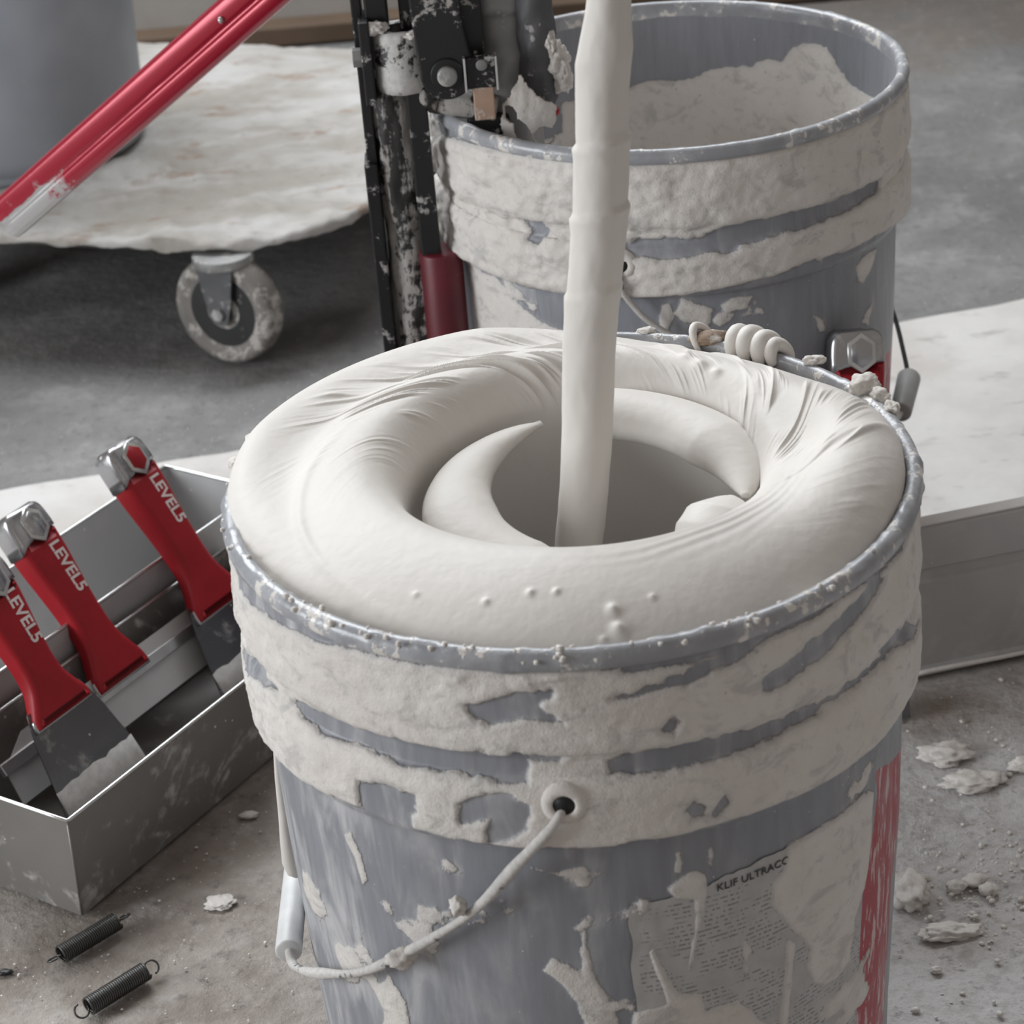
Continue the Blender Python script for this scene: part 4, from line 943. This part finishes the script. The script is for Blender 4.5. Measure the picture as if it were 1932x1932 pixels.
# ------------------------------------------------------------------ mud pump on the back bucket
MOTTLE = m_dusty('dark valve tube with flaking compound', (0.10, 0.10, 0.105), .6, .2, (0.42, 0.41, 0.40), .30, 70, (1, 1, .6), .5)
MAROON = m_dusty('red column darkened for shade', (0.12, 0.010, 0.018), .45, .1, (0.30, 0.27, 0.26), .12, 60)  # red darkened: the column's shade is put into its colour
def build_pump():
    Y0 = 1.440
    root = thing('mud_pump', 'black mud pump caked with compound, clamped on the back bucket, long red handle', 'mud pump', (-.053, 1.452, .0015))
    P = lambda n, vf, m, par=root, sm=True: add(n, vf[0], vf[1], m, par, smooth=sm)
    # standing leg: flat bar, caked tube and foot
    zz = np.linspace(.004, .392, 130); th = np.linspace(0, 2 * np.pi, 40, endpoint=False)
    TH, Zg = np.meshgrid(th, zz)
    R = .0145 + .0022 * fbm(np.cos(TH) * 1.3, np.sin(TH) * 1.3, Zg * 22, 4) * sstep(.0, .05, Zg) + .0008 * fbm(np.cos(TH) * 4, np.sin(TH) * 4, Zg * 90, 3)
    P('leg', (np.stack([-.0505 + R * np.cos(TH) + .001 * np.sin(Zg * 30), 1.452 + R * np.sin(TH), Zg], -1).reshape(-1, 3), [tuple(q) for q in grid_faces(130, 40)] + [tuple(range(40))[::-1], tuple(129 * 40 + j for j in range(40))]), PEEL)
    P('leg_bar', box((-.0680, 1.452, .225), (.0062, .022, .445), None, .0008), BLACK, sm=False)
    P('leg_bar', box((-.0690, 1.449, .19), (.0080, .026, .30), None, .001), BLACK, sm=False)
    P('leg_bar', box((-.0365, 1.431, .205), (.012, .010, .37), None, .001), BLACK, sm=False)
    P('red_column', cyl((-.0310, 1.433, .004), (-.0310, 1.433, .282), .0135, n=28, bevel=.002), MAROON)
    P('foot', box((-.050, 1.445, .004), (.060, .060, .006), None, .0015), BLACK, sm=False)
    # clamp collar, white with compound, hollow at the top
    sec = [(.0100, .424), (.0155, .4245), (.0172, .4215), (.0176, .405), (.0178, .392), (.0165, .3868), (.012, .3862)]
    V, F = lathe(sec, 36, (-.0425, Y0, 0)); V = V + (.0006 * fbm(V[:, 0] * 160, V[:, 1] * 160, V[:, 2] * 160, 3))[:, None] * np.array([1, 1, .5])
    cl = P('clamp_collar', (V, F), CAKED)
    P('collar_plate', box((-.0640, Y0, .407), (.0065, .030, .052), None, .001), BLACK, cl, False)
    P('clamp_bolt', cyl((-.0675, Y0 - .006, .4095), (-.0725, Y0 - .006, .4095), .0060, n=6), GREYM, cl, False)
    P('post', box((-.0560, Y0 + .004, .465), (.014, .016, .13), None, .0012), BLACK, sm=False)
    P('post', box((-.0365, Y0 + .008, .46), (.012, .012, .12), None, .0012), BLACK, sm=False)
    # lever arm with a round eye and pivot bolt
    out = [(-.0300 + .0, .545), (-.0085, .545)]
    a = np.linspace(math.radians(8), math.radians(-188), 22); eye = [(-.0165 + .0160 * math.cos(q), .4020 + .0160 * math.sin(q)) for q in a]
    ol = [(-.0395, .545), (-.0150, .545)] + [(-.0060, .44)] + eye + [(-.0350, .44)]
    V, F = prism(ol, 0, .010, .0012, 2); V = np.stack([V[:, 0], Y0 - .030 + V[:, 2], V[:, 1]], -1)
    arm = P('lever_arm', (V, [f[::-1] for f in F]), BLACK, sm=False)
    P('pivot_washer', cyl((-.0165, Y0 - .0295, .402), (-.0165, Y0 - .0320, .402), .0100, n=28, bevel=.0006), BLACK, arm)
    P('pivot_bolt', cyl((-.0165, Y0 - .0315, .402), (-.0165, Y0 - .0365, .402), .0060, n=28, bevel=.0012), GREYM, arm)
    # pump cylinder
    sec = [(.0215, .30), (.0215, .405), (.0205, .4065), (.0205, .4300), (.0225, .4315), (.0225, .4420), (.0215, .4435), (.0215, .548), (.016, .552), (.0, .552)]
    V, F = lathe(resample(sec, .004, .0), 48, (.0185, Y0 + .008, 0)); V[:, :2] += (.0006 * fbm(V[:, 0] * 90, V[:, 1] * 90, V[:, 2] * 90, 3))[:, None]
    P('pump_cylinder', (V, F), GREYM)
    sec = [(.0, .372), (.0095, .373), (.0112, .376), (.0112, .53), (.009, .533), (0, .533)]
    V, F = lathe(resample(sec, .003, 0), 36, (.0385, Y0 - .010, 0)); V[:, :2] += (.0014 * fbm(V[:, 0] * 110, V[:, 1] * 110, V[:, 2] * 60, 3))[:, None]
    P('valve_tube', (V, F), MOTTLE)
    P('link_plate', box((-.001, Y0 - .012, .425), (.016, .012, .05), None, .0012), BLACK, sm=False)
    # latch with tan tab
    lt = P('latch_plate', box((.0036, Y0 - .0300, .4020), (.0175, .006, .0190), None, .0008), BLACK, sm=False)
    for sx in (-1, 1): P('latch_side', box((.0036 + sx * .0094, Y0 - .0315, .4020), (.0014, .009, .0210), None, .0003), EDGE, lt, False)
    P('latch_screw', cyl((.0044, Y0 - .033, .4072), (.0044, Y0 - .0350, .4072), .0034, n=20, bevel=.0004), GREYM, lt)
    P('latch_tab', box((.0042, Y0 - .0320, .3830), (.0125, .0045, .0200), None, .0007), COPPER, sm=False)
    # cross tube running down into the bucket and dark valve box under the latch
    P('cross_tube', cyl((-.028, Y0 - .006, .381), (.012, Y0 - .012, .372), .0095, .0090, 28, 3, .001), PEEL)
    P('elbow', tube([(-.034, Y0 - .002, .402), (-.034, Y0 - .004, .390), (-.030, Y0 - .006, .383), (-.022, Y0 - .008, .380)], [.0085, .0090, .0095, .0098], 24), PEEL)
    P('valve_box', box((.006, Y0 - .008, .345), (.026, .022, .050), None, .003), BLACK)
    P('red_seal', tube([(.038 + .0095 * math.cos(t), Y0 - .014 + .0095 * math.sin(t), .3685) for t in np.linspace(0, 2 * math.pi, 28, endpoint=False)], .0022, 10, closed=True), RED)
    # compound hanging off the pump in a torn sheet with holes
    yf = Y0 - .030; hx, hz = .0008, .0008
    gx, gz = np.arange(.004, .0585, hx), np.arange(.305, .3985, hz); GX, GZ = np.meshgrid(gx, gz)
    nn = .0014 * fbm(GX * 160, GZ * 160, 0 * GX, 3)
    left = np.interp(GZ, [.305, .335, .352, .368, .380, .390, .3985], [.0125, .0135, .0155, .0125, .0150, .0215, .0262])
    right = np.interp(GZ, [.305, .335, .352, .362, .370, .376, .384, .392, .3985], [.0570, .0540, .0505, .0440, .0480, .0470, .0370, .0305, .0285])
    keep = (GX > left + nn) & (GX < right + nn)
    for cx_, cz_, a_, b_, rt in ((.0195, .3735, .0034, .0052, .3), (.0262, .3605, .0040, .0100, .35), (.0150, .3470, .0040, .0100, .2), (.0385, .3585, .0062, .0050, -.4), (.0218, .3330, .0030, .012, .1)):
        dx, dz_ = GX - cx_, GZ - cz_; u_, v_ = dx * math.cos(rt) + dz_ * math.sin(rt), -dx * math.sin(rt) + dz_ * math.cos(rt)
        keep &= ((u_ / a_)**2 + (v_ / b_)**2 + 90 * nn) > 1
    sy = yf + .004 * np.cos((GX - .030) * 95) * -1 + .004 + .0012 * fbm(GX * 70, GZ * 40, 0 * GX + 2, 3) + .010 * sstep(.345, .305, GZ)
    V = np.stack([GX, sy, GZ], -1).reshape(-1, 3); F = grid_faces(len(gz), len(gx), wrap=False)
    F = F[keep.ravel()[F].all(axis=1)]; used = np.unique(F); mp_ = np.full(len(V), -1); mp_[used] = np.arange(len(used))
    web = add('mud_web', V[used], mp_[F], DRY, root)
    sm_ = web.modifiers.new('soften', 'SMOOTH'); sm_.iterations = 3
    so = web.modifiers.new('thickness', 'SOLIDIFY'); so.thickness = .0022; so.offset = 0
    for i, (c, r, sq) in enumerate([((.0500, Y0 - .014, .4000), .0085, (.8, 1, 1.25)), ((.0530, Y0 - .014, .3885), .0072, (.75, 1, 1.2)), ((.0465, Y0 - .016, .4115), .0055, (.7, 1, 1.3)), ((-.034, Y0 - .018, .424), .0035, (1.5, 1, .6)), ((-.057, Y0 - .010, .428), .0045, (1.6, 1, .9))]):
        P('mud_clump', blob(c, r, 40 + i, 4, .42, 1.6, sq), DRY)
    # red handle: grooved aluminium extrusion reaching down to the left
    A = np.array([.012, 1.452, .5475]); d = np.array([-.193, .080, -.160]); d /= np.linalg.norm(d)
    Bp = np.array([-.3300, 1.600, .2655]); d = (Bp - A) / np.linalg.norm(Bp - A); Lh = np.linalg.norm(Bp - A)
    side = np.cross(d, [0, 0, 1.]); side /= np.linalg.norm(side)
    if side[1] > 0: side = -side
    upv = np.cross(side, d); upv = upv if upv[2] > 0 else -upv
    sec = np.array([(-.009, .0135), (-.004, .0150), (.004, .0150), (.0082, .0135), (.0096, .0105), (.0098, .0015), (.0086, -.0004), (.0086, -.0018), (.0104, -.0040), (.0108, -.0075), (.0092, -.0120), (.0050, -.0146), (-.005, -.0146), (-.009, -.0120)])
    sec = sec[::-1]
    m = 60; ts = np.linspace(0, Lh, m); n = len(sec)
    V = np.array([A + d * t + side * q[0] + upv * q[1] for t in ts for q in sec])
    F = [tuple(q) for q in grid_faces(m, n)] + [tuple(range(n))[::-1], tuple((m - 1) * n + j for j in range(n))]
    wear = np.array([sstep(Lh - .115, Lh - .02, t) * (.85 if q[1] < 0 else .18) for t in ts for q in sec])
    h = add('handle', V, F, REDT, root, attrs=dict(wear=wear)); h['label'] = 'long red grooved metal handle'
    bv = h.modifiers.new('soft_edges', 'BEVEL'); bv.width = .0011; bv.segments = 2; bv.limit_method = 'ANGLE'; bv.angle_limit = math.radians(25)
    rv = A + d * (Lh * .475) + side * .0104 + upv * .004
    P('rivet', blob(rv, .0022, 3, 3, .1), EDGE, h)
    P('handle_yoke', cyl(A - side * .016, A + side * .016, .012, n=28, bevel=.001), BLACK)
build_pump()

# ------------------------------------------------------------------ crumbs and grit on the floor
for i, (x, y, r, sq, lb) in enumerate([
    (.252, 1.240, .0105, (1.5, 1.0, .42), 'flat dried mud lump just below the metal stud'),
    (.262, 1.209, .0115, (1.5, .9, .34), 'wide crumbly mud patch on the floor right of the front bucket'),
    (.297, 1.222, .0075, (1.4, .9, .45), 'small mud lump at the right edge of the photo'),
    (.205, 1.104, .0120, (.9, 1.2, .60), 'tall grey mud lump beside the red stripe of the front bucket'),
    (.221, 1.068, .0095, (1.7, .7, .42), 'brown elongated mud clod below the white powder'),
    (.2315, 1.108, .0048, (1.2, 1, .7), 'leftmost round pebble of mud in the white powder'),
    (.2435, 1.112, .0055, (1.2, 1, .7), 'middle round pebble of mud in the white powder'),
    (.2490, 1.103, .0046, (1.2, 1, .7), 'round pebble of mud nearest the right edge in the powder'),
    (.2070, 1.038, .0024, (1.3, 1, .8), 'tiny white chip on the dark stain at bottom right'),
    (-.188, 1.153, .0070, (1.2, 1.0, .22), 'thin flake of dried mud on the floor between pan and bucket'),
    (-.306, 1.105, .0030, (1.5, .8, .4), 'black speck of dirt at the left edge of the photo'),
    (-.176, 1.239, .0040, (1.5, .8, .5), 'small crumb of mud against the bottom of the dark pan'),
]):
    m_ = DRY if i != 10 else BLACK
    o = add('mud_crumb', *blob((x, y, r * sq[2] * .55), r, 60 + i, 4 if r > .006 else 3, .40, 1.9, sq), m_, origin=(x, y, 0))
    tag(o, lb, 'mud crumb', 'loose bits of dried mud on the floor')
def grit(name, n, fx, mat, label, seed, smin, smax):
    rs = np.random.RandomState(seed); parts = []
    base = [blob((0, 0, 0), 1, 200 + k, 1, .4, 1.3, (1, 1, .6)) for k in range(5)]
    V, F, cnt = [], [], 0
    for i in range(n):
        x, y = fx(rs); r = smin * (smax / smin)**(rs.rand()**2.2); b = base[rs.randint(5)]; a = rs.uniform(0, 6.28)
        v = b[0] * r * np.array([1, rs.uniform(.6, 1.2), rs.uniform(.6, 1)]); c, s = math.cos(a), math.sin(a)
        v = np.stack([v[:, 0] * c - v[:, 1] * s, v[:, 0] * s + v[:, 1] * c, v[:, 2]], -1) + np.array([x, y, r * .3])
        V.append(v); F.append(np.array(b[1]) + cnt); cnt += len(v)
    o = add(name, np.concatenate(V), np.concatenate(F), mat, origin=(0, 1.1, 0), smooth=True)
    tag(o, label, 'grit', kind='stuff')
def right_area(rs):
    while True:
        if rs.rand() < .55: x, y = rs.normal(.262, .035), rs.normal(1.11, .03)
        else: x, y = rs.uniform(.17, .42), rs.uniform(.98, 1.32)
        if (x - B1[0])**2 + (y - B1[1])**2 > .15**2: return x, y
def left_area(rs):
    while True:
        x, y = rs.uniform(-.36, -.09), rs.uniform(.99, 1.30)
        q = np.array([x, y, 0]) - PO
        if (q @ PW < -.004 or q @ PS < -.004) and (x - B1[0])**2 + (y - B1[1])**2 > .145**2: return x, y
grit('floor_grit', 900, right_area, DRY, 'scatter of white powder and grit on the floor right of the front bucket', 5, .0004, .0028)
grit('floor_grit', 420, left_area, DRY, 'sparse pale grit on the floor in front of the dark pan', 6, .0003, .0013)
